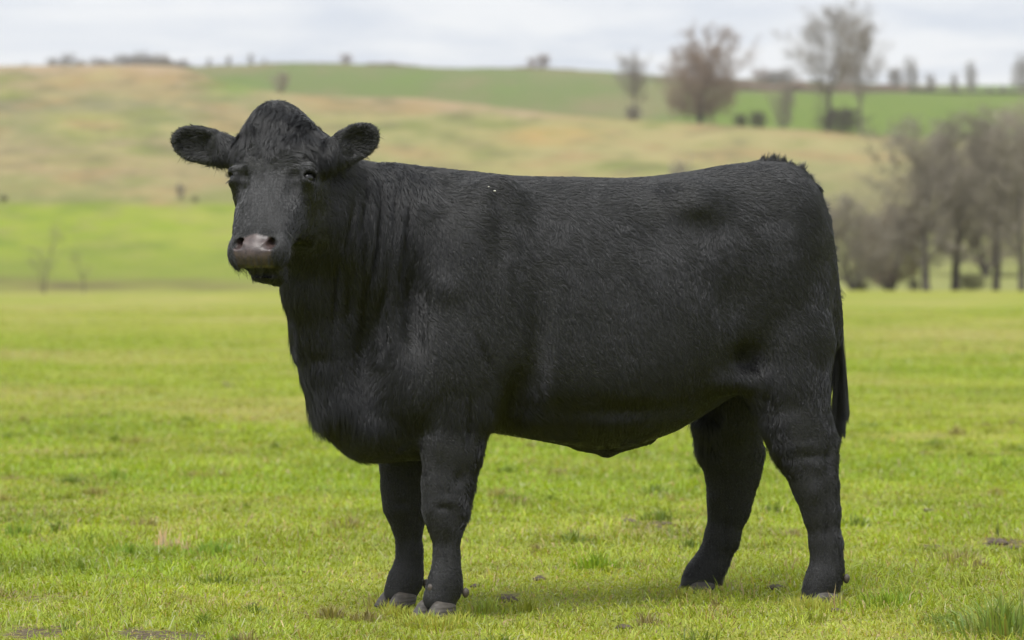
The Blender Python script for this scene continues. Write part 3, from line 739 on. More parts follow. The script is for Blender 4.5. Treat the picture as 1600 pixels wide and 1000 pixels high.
# ---- head frame
PSI, PHI = math.radians(20.0), math.radians(63.0)
HE = world_at(417, 276, 10.60)
Hh = np.array([-math.sin(PSI), -math.cos(PSI), 0.0])
HF = math.cos(PHI) * Hh - math.sin(PHI) * CZ          # brow to nose
HN = math.sin(PHI) * Hh + math.cos(PHI) * CZ          # out of the forehead
HL = np.array([math.cos(PSI), -math.sin(PSI), 0.0])   # to the picture's right
def HP(t, l, n): return HE + t * HF + l * HL + n * HN

# ---- sampling grid (finer round the head)
def axis(lo, hi, segs, coarse):
    out = [lo]
    while out[-1] < hi:
        x = out[-1]; st = coarse
        for a, b, s in segs:
            if a <= x < b: st = s
        out.append(x + st)
    return np.array(out, np.float32)
GX = axis(-1.16, 1.12, [(-1.10, -0.38, 0.0040)], 0.0088)
GY = axis(-0.86, 0.86, [(-0.82, -0.22, 0.0042)], 0.0092)
GZ = axis(0.02, 1.66, [(1.02, 1.62, 0.0040)], 0.0088)
SD = np.full((len(GX), len(GY), len(GZ)), 1.0, np.float32)

def box(lo, hi):
    ii = []
    for g, a, b in zip((GX, GY, GZ), lo, hi):
        i0 = max(0, int(np.searchsorted(g, a)) - 1); i1 = min(len(g), int(np.searchsorted(g, b)) + 1)
        ii.append(slice(i0, i1))
    return tuple(ii)
def pts(sl): return GX[sl[0]][:, None, None], GY[sl[1]][None, :, None], GZ[sl[2]][None, None, :]
def smin(a, b, k):
    h = np.maximum(k - np.abs(a - b), 0) / k
    return np.minimum(a, b) - h * h * k * 0.25
def smax(a, b, k): return -smin(-a, -b, k)

def put(sl, d, k, op='add'):
    cur = SD[sl]
    if op == 'add': SD[sl] = smin(cur, d.astype(np.float32), k)
    else: SD[sl] = smax(cur, -d.astype(np.float32), k)

def ellipsoid(c, axes, radii, k=0.03, op='add'):
    """axes: 3 unit vectors"""
    c = np.asarray(c); R = max(radii) + k + 0.01
    sl = box(c - R, c + R); X, Y, Z = pts(sl)
    q = 0; mn = min(radii)
    g2 = 0
    for a, r in zip(axes, radii):
        e = ((X - c[0]) * a[0] + (Y - c[1]) * a[1] + (Z - c[2]) * a[2])
        q = q + (e / r) ** 2; g2 = g2 + (e / (r * r)) ** 2
    q = np.sqrt(q); g = np.sqrt(g2) + 1e-9
    d = np.where(q > 1e-4, q * (q - 1) / g, -mn)
    put(sl, d, k, op)
def cone(a, b, ra, rb, wa=None, wb=None, wdir=CV, k=0.03, op='add'):
    """round cone a->b; wa/wb = radii along wdir (flattened limb)"""
    a, b = np.asarray(a), np.asarray(b)
    wa = ra if wa is None else wa; wb = rb if wb is None else wb
    R = max(ra, rb, wa, wb) + k + 0.01
    sl = box(np.minimum(a, b) - R, np.maximum(a, b) + R); X, Y, Z = pts(sl)
    ab = b - a; L2 = float(ab @ ab)
    t = np.clip(((X - a[0]) * ab[0] + (Y - a[1]) * ab[1] + (Z - a[2]) * ab[2]) / L2, 0, 1)
    qx = X - a[0] - t * ab[0]; qy = Y - a[1] - t * ab[1]; qz = Z - a[2] - t * ab[2]
    qw = qx * wdir[0] + qy * wdir[1] + qz * wdir[2]
    q2 = np.maximum(qx * qx + qy * qy + qz * qz - qw * qw, 0)
    r = ra + (rb - ra) * t; w = wa + (wb - wa) * t
    q = np.sqrt(q2 / r ** 2 + qw * qw / w ** 2); g = np.sqrt(q2 / r ** 4 + qw * qw / w ** 4) + 1e-9
    d = np.where(q > 1e-3, q * (q - 1) / g, -np.minimum(r, w))
    put(sl, d, k, op)
def chain(nodes, k=0.03, kk=0.02, wdir=CV):
    """nodes: (px, py, r_px, r_lateral_m, w). One smooth limb."""
    for n0, n1 in zip(nodes[:-1], nodes[1:]):
        cone(P(n0[0], n0[1], n0[4]), P(n1[0], n1[1], n1[4]), M(n0[2], n0[4]), M(n1[2], n1[4]), n0[3], n1[3], wdir=wdir, k=k)
BM = 1.55
def bump(c, radii, h, axes=(CU, CV, CZ)):
    """soft swelling (h>0) or hollow (h<0)"""
    h = h * BM
    c = np.asarray(c); R = max(radii) * 2.4
    sl = box(c - R, c + R); X, Y, Z = pts(sl); q = 0
    for a, r in zip(axes, radii):
        q = q + (((X - c[0]) * a[0] + (Y - c[1]) * a[1] + (Z - c[2]) * a[2]) / r) ** 2
    SD[sl] -= (h * np.exp(-q)).astype(np.float32)

# ---- trunk: loft of flattened superellipses along the spine
top_px = [(480,470),(520,330),(560,285),(607,268),(640,264),(700,266),(740,268),(800,274),(840,275),(900,276),(960,278),(1020,275),(1080,267),(1140,256),(1180,252),(1215,252),(1240,259),(1262,280),(1280,315),(1292,360),(1300,420),(1306,480)]
bot_px = [(480,560),(520,655),(560,706),(600,717),(650,715),(700,700),(762,676),(800,682),(840,689),(880,697),(920,703),(960,703),(1000,692),(1040,677),(1078,655),(1120,628),(1180,600),(1240,580),(1300,560),(1306,540)]
def sz(px, py):
    p = P(px, py, 0.0) - CO
    return float(p @ CU), float(p[2])
tp = np.array([sz(*q) for q in top_px]); bp = np.array([sz(*q) for q in bot_px])
wid = np.array([(-0.98,0.04),(-0.90,0.10),(-0.82,0.165),(-0.72,0.215),(-0.60,0.255),(-0.45,0.275),(-0.25,0.305),(0.0,0.335),(0.2,0.335),(0.35,0.31),(0.5,0.285),(0.60,0.262),(0.70,0.215),(0.78,0.15),(0.83,0.09),(0.87,0.04)])
widc = np.array([(-0.98,0.45),(-0.6,0.38),(0.0,0.36),(0.4,0.44),(0.6,0.52),(0.9,0.56)])    # height of the widest line as a share
s_lo, s_hi = -0.985, 0.865
def trunk():
    ends = [CO + s * CU + w * CV for s in (s_lo - .1, s_hi + .1) for w in (-0.45, 0.45)]
    lo = np.min(ends, 0); hi = np.max(ends, 0); lo[2] = 0.35; hi[2] = 1.6
    sl = box(lo, hi); X, Y, Z = pts(sl)
    S = (X - CO[0]) * CU[0] + (Y - CO[1]) * CU[1]; Wd = (X - CO[0]) * CV[0] + (Y - CO[1]) * CV[1]
    S2 = S[:, :, 0]; Sc = np.clip(S2, s_lo, s_hi)
    sx = np.linspace(s_lo, s_hi, 400)
    def sm(tab):
        y = np.interp(sx, tab[:, 0], tab[:, 1]); ker = np.hanning(19); ker /= ker.sum()
        yy = np.convolve(np.pad(y, 9, mode='reflect', reflect_type='odd'), ker, 'valid')
        return np.interp(Sc, sx, yy)[:, :, None].astype(np.float32)
    zt, zb, a, fc = sm(tp), sm(bp), sm(wid), sm(widc)
    zc = zb + (zt - zb) * fc
    up = np.maximum(zt - zc, .03); dn = np.maximum(zc - zb, .03)
    dz = Z - zc; b = np.where(dz > 0, up, dn)
    n = 2.35
    ax = np.abs(Wd) / a; az = np.abs(dz) / b
    q = (ax ** n + az ** n) ** (1 / n)
    g = np.sqrt((ax ** (n - 1) / a) ** 2 + (az ** (n - 1) / b) ** 2) / np.maximum(q, 1e-3) ** (n - 1) + 1e-6
    d = (q - 1) / g
    d = np.maximum(d, -0.3)
    over = np.abs(S2 - Sc)[:, :, None]
    d = np.where(over > 0, np.sqrt(np.maximum(d, 0) ** 2 + over ** 2) + np.minimum(d, 0) * 0, d)
    put(sl, np.broadcast_to(d, SD[sl].shape), 0.04)
trunk()

# ---- neck, throat and brisket
def cone_px(n0, n1, k=0.05): cone(P(n0[0], n0[1], n0[4]), P(n1[0], n1[1], n1[4]), M(n0[2]), M(n1[2]), n0[3], n1[3], k=k)
cone_px((700, 430, 150, .225, 0.0), (600, 390, 128, .185, -0.02), 0.06)
cone_px((600, 390, 128, .185, -0.02), (505, 330, 92, .14, -0.09), 0.05)
cone_px((505, 330, 92, .14, -0.09), (462, 262, 66, .11, -0.12), 0.05)
dew = [(486,388,50,.085,-.09),(494,450,50,.080,-.06),(508,520,47,.085,-.02),(522,580,48,.10,0),(541,632,52,.125,0),(575,664,53,.15,0),(640,664,52,.17,0)]
for n0, n1 in zip(dew[:-1], dew[1:]): cone_px(n0, n1, 0.045)

# ---- shoulders and front legs
for side in (-1, 1):
    wn_ = lambda w: side * w
    ellipsoid(P(745, 400, side * .17), (CU * .35 + CZ * .94, CU * .94 - CZ * .35, CV), (.27, .13, .085), k=.07)
    ellipsoid(P(700, 560, side * .17), (CU * .5 + CZ * .86, CU * .86 - CZ * .5, CV), (.20, .13, .10), k=.07)
    # hip and rump
    ellipsoid(P(1080, 320, side * .18), (CU, CV, CZ), (.10, .085, .07), k=.08)
    ellipsoid(P(1200, 420, side * .14), (CU * .3 + CZ * .95, CU * .95 - CZ * .3, CV), (.27, .15, .12), k=.07)
near_front = [(735,520,84,.115,-.150),(722,590,74,.105,-.165),(714,640,60,.088,-.172),(706,700,48,.070,-.180),(699,757,40,.058,-.186),(696,797,35,.052,-.190),(697,822,26,.043,-.195),(698,870,20,.034,-.200),(697,896,22,.036,-.205),(695,915,27,.041,-.208),(687,938,28,.046,-.212)]
far_front = [(655,600,70,.105,.150),(648,660,55,.088,.150),(638,720,45,.068,.150),(633,760,37,.055,.150),(632,790,31,.050,.150),(637,818,24,.042,.153),(640,862,20,.034,.155),(638,890,22,.036,.156),(633,908,26,.041,.156),(625,928,27,.046,.156)]
near_hind = [(1205,470,105,.13,-.13),(1225,540,84,.115,-.16),(1232,600,68,.095,-.185),(1240,650,54,.075,-.205),(1254,690,51,.056,-.220),(1266,725,44,.048,-.228),(1274,760,37,.046,-.232),(1283,800,30,.042,-.236),(1290,850,26,.038,-.240),(1292,885,26,.038,-.243),(1285,910,28,.044,-.246),(1278,930,29,.048,-.246)]
far_hind = [(1185,540,80,.12,.16),(1150,600,62,.10,.19),(1136,650,54,.085,.21),(1140,695,52,.064,.235),(1144,728,46,.052,.255),(1143,757,39,.048,.265),(1139,790,34,.045,.275),(1128,840,27,.040,.285),(1112,878,26,.038,.292),(1098,900,29,.044,.296),(1088,916,28,.048,.298)]
for c in (near_front, far_front): chain(c, k=0.028)
for c in (near_hind, far_hind): chain(c, k=0.03)
# elbows, hocks, knees
cone(P(790,590,-.19), P(745,640,-.19), .035, .05, .035, .06, k=.05)
cone(P(1303,690,-.222), P(1290,730,-.226), .022, .026, .018, .022, k=.025)
cone(P(1186,705,.235), P(1172,745,.25), .022, .026, .018, .022, k=.025)
cone(P(1270,620,-.20), P(1300,690,-.222), .05, .014, .03, .014, k=.03)
# far foreleg joins the brisket
# sheath on the belly line
cone(P(905,694,0), P(948,703,0), .018, .020, .03, .03, k=.03)
cone(P(948,703,0), P(1010,684,0), .020, .022, .03, .04, k=.03)
# flank folds
for side in (-1, 1):
    cone(P(1118,585,side*.235), P(1195,600,side*.19), .05, .05, .035, .05, k=.05)
# tail: head of the tail lies in the rump, hangs behind the near buttock
tl = [(1215,268,15,.024,0),(1248,276,14,.024,0),(1272,300,13,.022,0),(1288,345,12,.020,0),(1296,400,11,.019,0),(1301,460,10,.016,.02),(1304,520,9,.014,.04),(1307,570,8,.012,.05)]
for n0, n1 in zip(tl[:-1], tl[1:]): cone_px(n0, n1, 0.012)

# ---- soft anatomy
for side in (-1, 1):
    B = lambda px, py, w, r, h: bump(P(px, py, side * w), r, h)
    B(775, 350, .20, (.035, .12, .13), -.011)         # behind the shoulder blade's top
    B(838, 540, .27, (.040, .12, .17), -.015)        # behind the elbow
    B(812, 620, .24, (.045, .14, .09), -.036)
    B(1162, 560, .24, (.05, .10, .045), -.026); B(1125, 600, .25, (.06, .08, .03), .008)       # flank hollow
    B(1140, 470, .27, (.09, .10, .09), -.010)
    B(1030, 370, .28, (.13, .10, .07), -.009)        # hunger hollow before the hip
    B(1085, 322, .22, (.05, .08, .03), .010); B(1268, 330, .15, (.03, .06, .04), .007)
    B(960, 640, .28, (.25, .12, .03), -.012)         # fold along the lower belly
    B(640, 470, .18, (.035, .12, .17), -.036)        # groove between neck and shoulder
    B(575, 545, .12, (.055, .12, .13), -.056)        # hollow above the brisket
    B(700, 450, .26, (.05, .08, .05), .008)
    B(790, 450, .28, (.03, .08, .10), .007)
    B(1230, 450, .20, (.05, .1, .15), .008)
    B(1190, 350, .18, (.05, .1, .05), -.008)
    B(860, 600, .30, (.014, .08, .05), .006)
    B(655, 600, .22, (.04, .06, .06), -.005)
    B(1262, 712, .24, (.05, .05, .012), -.007)       # creases above the hock
    B(1250, 695, .24, (.045, .05, .012), .006)
    B(1287, 712, .24, (.014, .05, .035), -.011)
    B(1276, 728, .26, (.02, .05, .02), .006)
    B(700, 782, .22, (.03, .05, .02), .006)
# limbs: knee pads, tendons and joints
for nodes, side, kn in ((near_front, -1, 797), (far_front, 1, 790)):
    for q in nodes:
        if abs(q[1] - kn) < 4:
            c0 = P(q[0] - 16, q[1], q[4] - .0); bump(c0, (.03, .04, .035), .007)
            bump(P(q[0] + 22, q[1] + 2, q[4] - .02), (.018, .03, .022), .008)
            bump(P(q[0] - 4, q[1] - 4, q[4] - q[3] * .9), (.022, .02, .010), -.006)
            bump(P(q[0] + 2, q[1] + 62, q[4] - q[3] * .9), (.006, .03, .055), -.006)
            bump(P(q[0] + 14, q[1] + 60, q[4] - q[3] * .9), (.007, .03, .060), .003)
bump(P(735, 665, -.26), (.012, .05, .07), -.011)
bump(P(760, 560, -.27), (.012, .06, .10), -.008, (unit(CU + .5 * CZ), CV, unit(CZ - .5 * CU)))
bump(P(655, 500, -.24), (.012, .06, .16), -.010, (unit(CU + .18 * CZ), CV, unit(CZ - .18 * CU)))
bump(P(685, 690, -.25), (.016, .05, .06), .006)
bump(P(716, 748, -.24), (.018, .05, .022), -.008)
for (x, y, w_) in ((1288, 830, -.28), (1128, 838, .245)):
    bump(P(x + 4, y, w_), (.007, .03, .09), -.006)
    bump(P(x - 14, y - 60, w_), (.02, .03, .03), .006)
bump(P(1235, 640, -.28), (.05, .06, .03), -.005)
bump(P(1205, 640, -.27), (.016, .06, .06), -.006)
bump(P(1280, 600, -.25), (.014, .06, .10), -.006)
# neck creases (hanging folds of loose skin)
for (x0, y0, x1, y1, h_) in [(548,310,536,390,-.009),(570,285,560,360,-.012),(566,380,572,470,-.008),(592,310,578,460,-.014),(618,290,612,380,-.007),(640,310,624,440,-.013),(582,330,570,430,.006),(528,420,530,520,-.010),(602,430,596,520,-.008),(548,440,556,520,-.008)]:
    d_ = unit(P(x1, y1, -.19) - P(x0, y0, -.19)); sd_ = unit(np.cross(d_, CV)); nv_ = np.cross(sd_, d_)
    L_ = np.linalg.norm(P(x1, y1, -.19) - P(x0, y0, -.19))
    bump((P(x0, y0, -.19) + P(x1, y1, -.19)) / 2, (L_ * .55, .0075 + .004 * abs(math.sin(x0)), .10), h_, (d_, sd_, nv_))
bump(P(500, 560, -.08), (.05, .05, .02), -.004)

# ---- head
LN = (HF, HL, HN)
BM = 1.35
hs = [ # t, half width, top n, bottom n
 (-.275,.030,-.075,-.10),(-.250,.055,-.045,-.15),(-.20,.090,-.018,-.20),(-.14,.124,.004,-.235),(-.09,.137,.008,-.25),(-.04,.138,.006,-.255),(.0,.136,.002,-.255),(.05,.134,.000,-.25),(.10,.129,-.002,-.225),(.15,.118,-.004,-.190),(.19,.103,-.006,-.165),(.225,.093,-.006,-.150),(.255,.085,-.010,-.140),(.28,.076,-.022,-.125),(.298,.060,-.045,-.10)]
hs = np.array(hs)
def head():
    c = HP(.05, 0, -.12); R = .36
    sl = box(c - R, c + R); X, Y, Z = pts(sl)
    T = (X-HE[0])*HF[0] + (Y-HE[1])*HF[1] + (Z-HE[2])*HF[2]
    L = (X-HE[0])*HL[0] + (Y-HE[1])*HL[1] + (Z-HE[2])*HL[2]
    N = (X-HE[0])*HN[0] + (Y-HE[1])*HN[1] + (Z-HE[2])*HN[2]
    L = L + .030 * (1 - np.clip((T + .27) / .15, 0, 1))
    # sections lean back: their plane follows the jaw
    Tq = T - 0.25 * N
    Tc = np.clip(Tq, -.262, .290)
    tt = np.linspace(-.262, .298, 300); ker = np.hanning(15); ker /= ker.sum()
    def sm(j): 
        y = np.interp(tt, hs[:, 0], hs[:, j]); yy = np.convolve(np.pad(y, 7, mode='reflect', reflect_type='odd'), ker, 'valid')
        return np.interp(Tc, tt, yy)
    a, nt, nb = sm(1), sm(2), sm(3)
    f = 0.66; nc = nb + (nt - nb) * f
    dn = N - nc; b = np.where(dn > 0, nt - nc, nc - nb)
    jaw = np.clip(-dn / (nc - nb), 0, 1)
    a = a * (1 - 0.30 * jaw)
    n = 2.5 + .9 * np.clip((T - .0) / .1, 0, 1)
    ax = np.abs(L) / a; an = np.abs(dn) / b
    q = (ax ** n + an ** n) ** (1 / n)
    g = np.sqrt((ax ** (n-1) / a) ** 2 + (an ** (n-1) / b) ** 2) / np.maximum(q, 1e-2) ** (n-1) + 1e-6
    d = np.maximum((q - 1) / g, -.1)
    over = np.abs(Tq - Tc)
    d = np.where(over > 0, np.sqrt(np.maximum(d, 0) ** 2 + over ** 2), d)
    put(sl, d, .03)
head()
def HB(t, l, n, r, h):
    for s_ in (-1, 1) if l else (1,):
        bump(HP(t, s_ * l, n), r, h, LN)
ellipsoid(HP(-.190, -.030, -.065), LN, (.085, .070, .066), k=.05)      # poll
ellipsoid(HP(-.222, -.038, -.035), LN, (.050, .045, .040), k=.06)
cone(HP(-.12, -.112, -.055), HP(-.215, -.062, -.060), .036, .040, k=.05)
cone(HP(-.12, .100, -.065), HP(-.20, .030, -.070), .034, .040, k=.05)
for s_ in (-1, 1):
    ellipsoid(HP(-.018, s_ * .119, -.040), LN, (.044, .027, .038), k=.028)     # orbit
    cone(HP(.02, s_ * .100, -.085), HP(-.05, s_ * .105, -.16), .028, .035, k=.05)  # cheekbone
    ellipsoid(HP(.04, s_ * .088, -.165), LN, (.095, .040, .072), k=.05)       # jaw muscle
    ellipsoid(HP(.236, s_ * .070, -.055), LN, (.042, .030, .046), k=.03)      # upper lip pads
    cone(HP(-.115, s_ * .100, -.085), HP(-.112, s_ * .150, -.090), .050, .040, .040, .03, HN, k=.03)  # ear roots
ellipsoid(HP(.248, 0, -.055), LN, (.046, .072, .052), k=.03)        # muzzle
ellipsoid(HP(.268, 0, -.108), LN, (.036, .054, .040), k=.015)       # lower lip
ellipsoid(HP(.245, .0, -.140), LN, (.042, .050, .034), k=.03)       # chin
ellipsoid(HP(.246, .015, -.180), LN, (.036, .034, .032), k=.04)
HB(.06, .050, .0, (.06, .022, .03), .004)
HB(.05, .108, -.03, (.035, .030, .03), -.010)        # below the eye
HB(.13, .095, -.05, (.06, .03, .04), -.009)
HB(.035, .082, -.012, (.045, .020, .03), -.010)
HB(.09, .122, -.06, (.05, .03, .035), -.010)
HB(.11, .0, .0, (.10, .034, .03), .005)
HB(.03, 0, .0, (.06, .04, .03), -.003)
HB(-.055, .080, .0, (.03, .03, .03), .006)           # brow
HB(.205, .045, .0, (.02, .03, .03), -.005)           # above the nostrils
HB(.232, .050, .0, (.016, .018, .03), .007)          # nostril rims
HB(-.10, 0, .0, (.05, .05, .04), .004)
# mouth line
for l in np.linspace(-.085, .085, 21):
    ellipsoid(HP(.287 - 2.2 * l * l, l, -.078 - 5.5 * l * l), LN, (.0045, .008, .022), k=.007, op='cut')
# nostrils
for s_ in (-1, 1):
    cone(HP(.243, s_ * .036, .006), HP(.226, s_ * .062, -.006), .0070, .0120, k=.007, op='cut')
    cone(HP(.232, s_ * .055, .0), HP(.205, s_ * .05, -.035), .0125, .007, k=.008, op='cut')
    ellipsoid(HP(.211, s_ * .058, .004), LN, (.008, .024, .013), k=.010)     # wing over the nostril
# eye sockets
EYES = [HP(-.012, s_ * .1215, -.034) for s_ in (-1, 1)]
for s_, e in zip((-1, 1), EYES):
    o_ = HL * s_ * .8 + HN * .6
    o_ = o_ / np.linalg.norm(o_)
    ax2 = np.cross(o_, HF); ax2 /= np.linalg.norm(ax2)
    ax1 = HF - (HF @ o_) * o_; ax1 /= np.linalg.norm(ax1)
    ellipsoid(e + o_ * .017, (ax2, ax1, o_), (.0195, .0105, .018), k=.004, op='cut')
    bump(e + o_ * .012 - ax1 * .020, (.024, .007, .02), .004, (ax2, ax1, o_))
    bump(e + o_ * .012 + ax1 * .019, (.022, .006, .02), .003, (ax2, ax1, o_))
    bump(HP(.022, s_ * .094, -.012), (.013, .008, .02), -.009, LN)
    bump(HP(-.012, s_ * .088, -.006), (.012, .014, .02), -.007, LN)
    bump(HP(-.034, s_ * .112, -.02), (.009, .026, .02), .006, LN)

# ---- ears
def ear(base, tip, Db, Dt, half, droop):
    b = world_at(base[0], base[1], Db); t = world_at(tip[0], tip[1], Dt)
    ax = unit(t - b); L = np.linalg.norm(t - b)
    nrm = unit(np.array([0, -1.0, -0.10]) - ax * (np.array([0, -1.0, -0.10]) @ ax)); sd = np.cross(nrm, ax)
    c = b + ax * L * .56
    ellipsoid(c, (ax, sd, nrm), (L * .47, half, .019), k=.012)
    ellipsoid(b + ax * L * .26, (ax, sd, nrm), (L * .36, half * .93, .028), k=.02)
    ellipsoid(c + nrm * .019 - ax * .006, (ax, sd, nrm), (L * .34, half * .66, .021), k=.010, op='cut')
    cone(b - ax * .04, b + ax * .03, .046, .042, .030, .026, nrm, k=.02)
    return b, ax, sd, nrm, L, half
EARS = [ear((512, 247), (589, 204), 10.66, 10.68, .058, 0), ear((362, 238), (269, 216), 10.76, 10.80, .061, 0)]

SD += 0.0032                                # room for the coat
# ---- surface nets: one continuous skin from the field
def surface_nets(D_, gx, gy, gz):
    S_ = D_ < 0
    act = np.zeros([n - 1 for n in D_.shape], np.uint8)
    for dx in (0, 1):
        for dy in (0, 1):
            for dz in (0, 1):
                act += S_[dx:D_.shape[0]-1+dx, dy:D_.shape[1]-1+dy, dz:D_.shape[2]-1+dz]
    I = np.argwhere((act > 0) & (act < 8))
    del act
    idx = np.full([n - 1 for n in D_.shape], -1, np.int32)
    idx[I[:, 0], I[:, 1], I[:, 2]] = np.arange(len(I))
    acc = np.zeros((len(I), 3)); cnt = np.zeros(len(I))
    G = (gx.astype(np.float64), gy.astype(np.float64), gz.astype(np.float64))
    corners = [(a, b, c) for a in (0, 1) for b in (0, 1) for c in (0, 1)]
    for a in corners:
        for ax_ in range(3):
            if a[ax_]: continue
            b = list(a); b[ax_] = 1
            va = D_[I[:, 0]+a[0], I[:, 1]+a[1], I[:, 2]+a[2]].astype(np.float64)
            vb = D_[I[:, 0]+b[0], I[:, 1]+b[1], I[:, 2]+b[2]].astype(np.float64)
            m = (va < 0) != (vb < 0)
            t = np.where(m, va / np.where(m, va - vb, 1), 0)
            for k in range(3):
                pa = G[k][I[:, k] + a[k]]; pb = G[k][I[:, k] + b[k]]
                acc[:, k] += np.where(m, pa + t * (pb - pa), 0)
            cnt += m
    V = acc / cnt[:, None]
    quads = []
    for ax_ in range(3):
        o1, o2 = [(1, 2), (2, 0), (0, 1)][ax_]
        sl0 = [slice(None)] * 3; sl1 = [slice(None)] * 3
        sl0[ax_] = slice(0, -1); sl1[ax_] = slice(1, None)
        A, B = S_[tuple(sl0)], S_[tuple(sl1)]
        E = np.argwhere(A != B)
        E = E[(E[:, o1] > 0) & (E[:, o2] > 0) & (E[:, o1] < D_.shape[o1]-1) & (E[:, o2] < D_.shape[o2]-1)]
        ins = A[E[:, 0], E[:, 1], E[:, 2]]
        def cell(d1, d2):
            c = E.copy(); c[:, o1] -= d1; c[:, o2] -= d2
            return idx[c[:, 0], c[:, 1], c[:, 2]]
        q = np.stack([cell(1, 1), cell(0, 1), cell(0, 0), cell(1, 0)], 1)
        q[~ins] = q[~ins][:, ::-1]
        quads.append(q)
    Q = np.concatenate(quads)
    return V, Q
SV, SQ = surface_nets(SD, GX, GY, GZ)
# keep the largest connected shell
lab = np.arange(len(SV))
for _ in range(400):
    m = lab[SQ].min(1); new = lab.copy()
    for j in range(4): np.minimum.at(new, SQ[:, j], m)
    new = new[new]
    if (new == lab).all(): break
    lab = new
big = np.bincount(lab).argmax(); keep = lab == big
rem = np.cumsum(keep) - 1
SQ = rem[SQ[keep[SQ[:, 0]]]]; SV = SV[keep]
def vnormals(V, Q):
    a, b, c, d = (V[Q[:, j]] for j in range(4))
    fn = np.cross(c - a, d - b); n = np.zeros_like(V)
    for j in range(4): np.add.at(n, Q[:, j], fn)
    return n / (np.linalg.norm(n, axis=1, keepdims=True) + 1e-12)
def smooth(V, Q, it, lam=0.5):
    e = np.concatenate([Q[:, [0, 1]], Q[:, [1, 2]], Q[:, [2, 3]], Q[:, [3, 0]]])
    e = np.concatenate([e, e[:, ::-1]])
    deg = np.bincount(e[:, 0], minlength=len(V))[:, None]
    for k in range(it):
        l_ = lam if k % 2 == 0 else -lam * 0.96
        s = np.stack([np.bincount(e[:, 0], weights=V[e[:, 1], j], minlength=len(V)) for j in range(3)], 1)
        V = V + l_ * (s / deg - V)
    return V
SV = smooth(SV, SQ, 4)
SN = vnormals(SV, SQ)
# ================================================================== skin, coat, eyes, hooves
def local(V):
    q = V - CO
    h = V - HE
    return q @ CU, q @ CV, V[:, 2], h @ HF, h @ HL, h @ HN

def regions(V):
    s, w, z, t, l, n = local(V)
    R = {}
    d = np.sqrt((np.maximum(np.abs(t - .01) - .22, 0)) ** 2 + np.maximum(np.abs(l) - .13, 0) ** 2 + np.maximum(-n - .20, 0) ** 2 + np.maximum(n - .03, 0) ** 2)
    R['head'] = 1 - sstep(.0, .05, d)
    er = np.zeros(len(V)); R['ear_ax'] = np.zeros_like(V); R['ear_in'] = np.zeros(len(V)); R['ear_t'] = np.zeros(len(V))
    for b, ax, sd, nr, L, half in EARS:
        q = V - b; a = q @ ax; o = q @ sd; m = ((a > .035) & (a < L * 1.15) & (np.abs(o) < half * 1.4) & (np.abs(q @ nr) < .07)).astype(float)
        m *= sstep(.03, .07, a)
        er = np.maximum(er, m)
        R['ear_t'] = np.where(m > 0, a / L, R['ear_t'])
        tip = ax[None, :] * 1.0 + sd[None, :] * (o / half)[:, None] * .9
        R['ear_ax'] = np.where((m > 0)[:, None], tip, R['ear_ax'])
        inn = m * (1 - sstep(.55, .95, np.sqrt(((a - L * .56) / (L * .42)) ** 2 + (o / half) ** 2)))
        R['ear_in'] = np.maximum(R['ear_in'], inn)
    R['ear'] = er
    dm = np.where(s < 0, .66, .66)
    front = s < 0.1
    R['leg'] = np.where(front, 1 - sstep(.52, .62, z), 1 - sstep(.60, .74, z))
    # bare muzzle pad
    pad = sstep(.198, .206, t - .25 * np.minimum(n, 0) - .03 * np.abs(l) / .06 + .02 - .012 * (1 - np.minimum(np.abs(l) / .05, 1))) * sstep(-.082, -.074, n + 5.0 * l * l * .9) * (1 - sstep(.060, .068, np.abs(l)))
    R['pad'] = pad
    return R, (s, w, z, t, l, n)

SR, _ = regions(SV)
# eye holes stay bald
eyed = np.min([np.linalg.norm(SV - e, axis=1) for e in EYES], 0)

m = NT("cow_skin")
at = m.node("ShaderNodeAttribute", _attribute_name="pad")
tc = m.node("ShaderNodeTexCoord")
vor = m.node("ShaderNodeTexVoronoi", Scale=260.0); m.l.new(tc.outputs["Object"], vor.inputs["Vector"])
nz = m.noise(45, 3, .55, tc.outputs["Object"])
padc = m.ramp(nz, [(.35, (.030, .018, .016)), (.65, (.066, .043, .038))])
colr = m.mix(at.outputs["Fac"], (.006, .006, .006), padc)
rgh = m.math('MULTIPLY_ADD', at.outputs["Fac"], -.24, .70)
bp_ = m.node("ShaderNodeBump", Strength=.35, Distance=.0015); m.l.new(vor.outputs["Distance"], bp_.inputs["Height"])
b = m.node("ShaderNodeBsdfPrincipled"); m.set(b, "Base Color", colr); m.set(b, "Roughness", rgh); m.l.new(bp_.outputs[0], b.inputs["Normal"])
b.inputs["Coat Weight"].default_value = 0.0
m.l.new(m.math('MULTIPLY', at.outputs["Fac"], .18), b.inputs["Coat Weight"]); b.inputs["Coat Roughness"].default_value = .22
skin_mat = m.finish(b.outputs[0])

COW_BASE = CO.copy()
cow = mesh_obj("cow", SV - COW_BASE, SQ[:, ::1], skin_mat)
cow.location = COW_BASE
tag(cow, "black hornless beef cow standing side-on in the pasture, head turned towards the viewer", "cow")
a_ = cow.data.attributes.new("pad", 'FLOAT', 'POINT')
if len(cow.data.vertices) == len(SV): a_.data.foreach_set('value', SR['pad'].astype(np.float32))

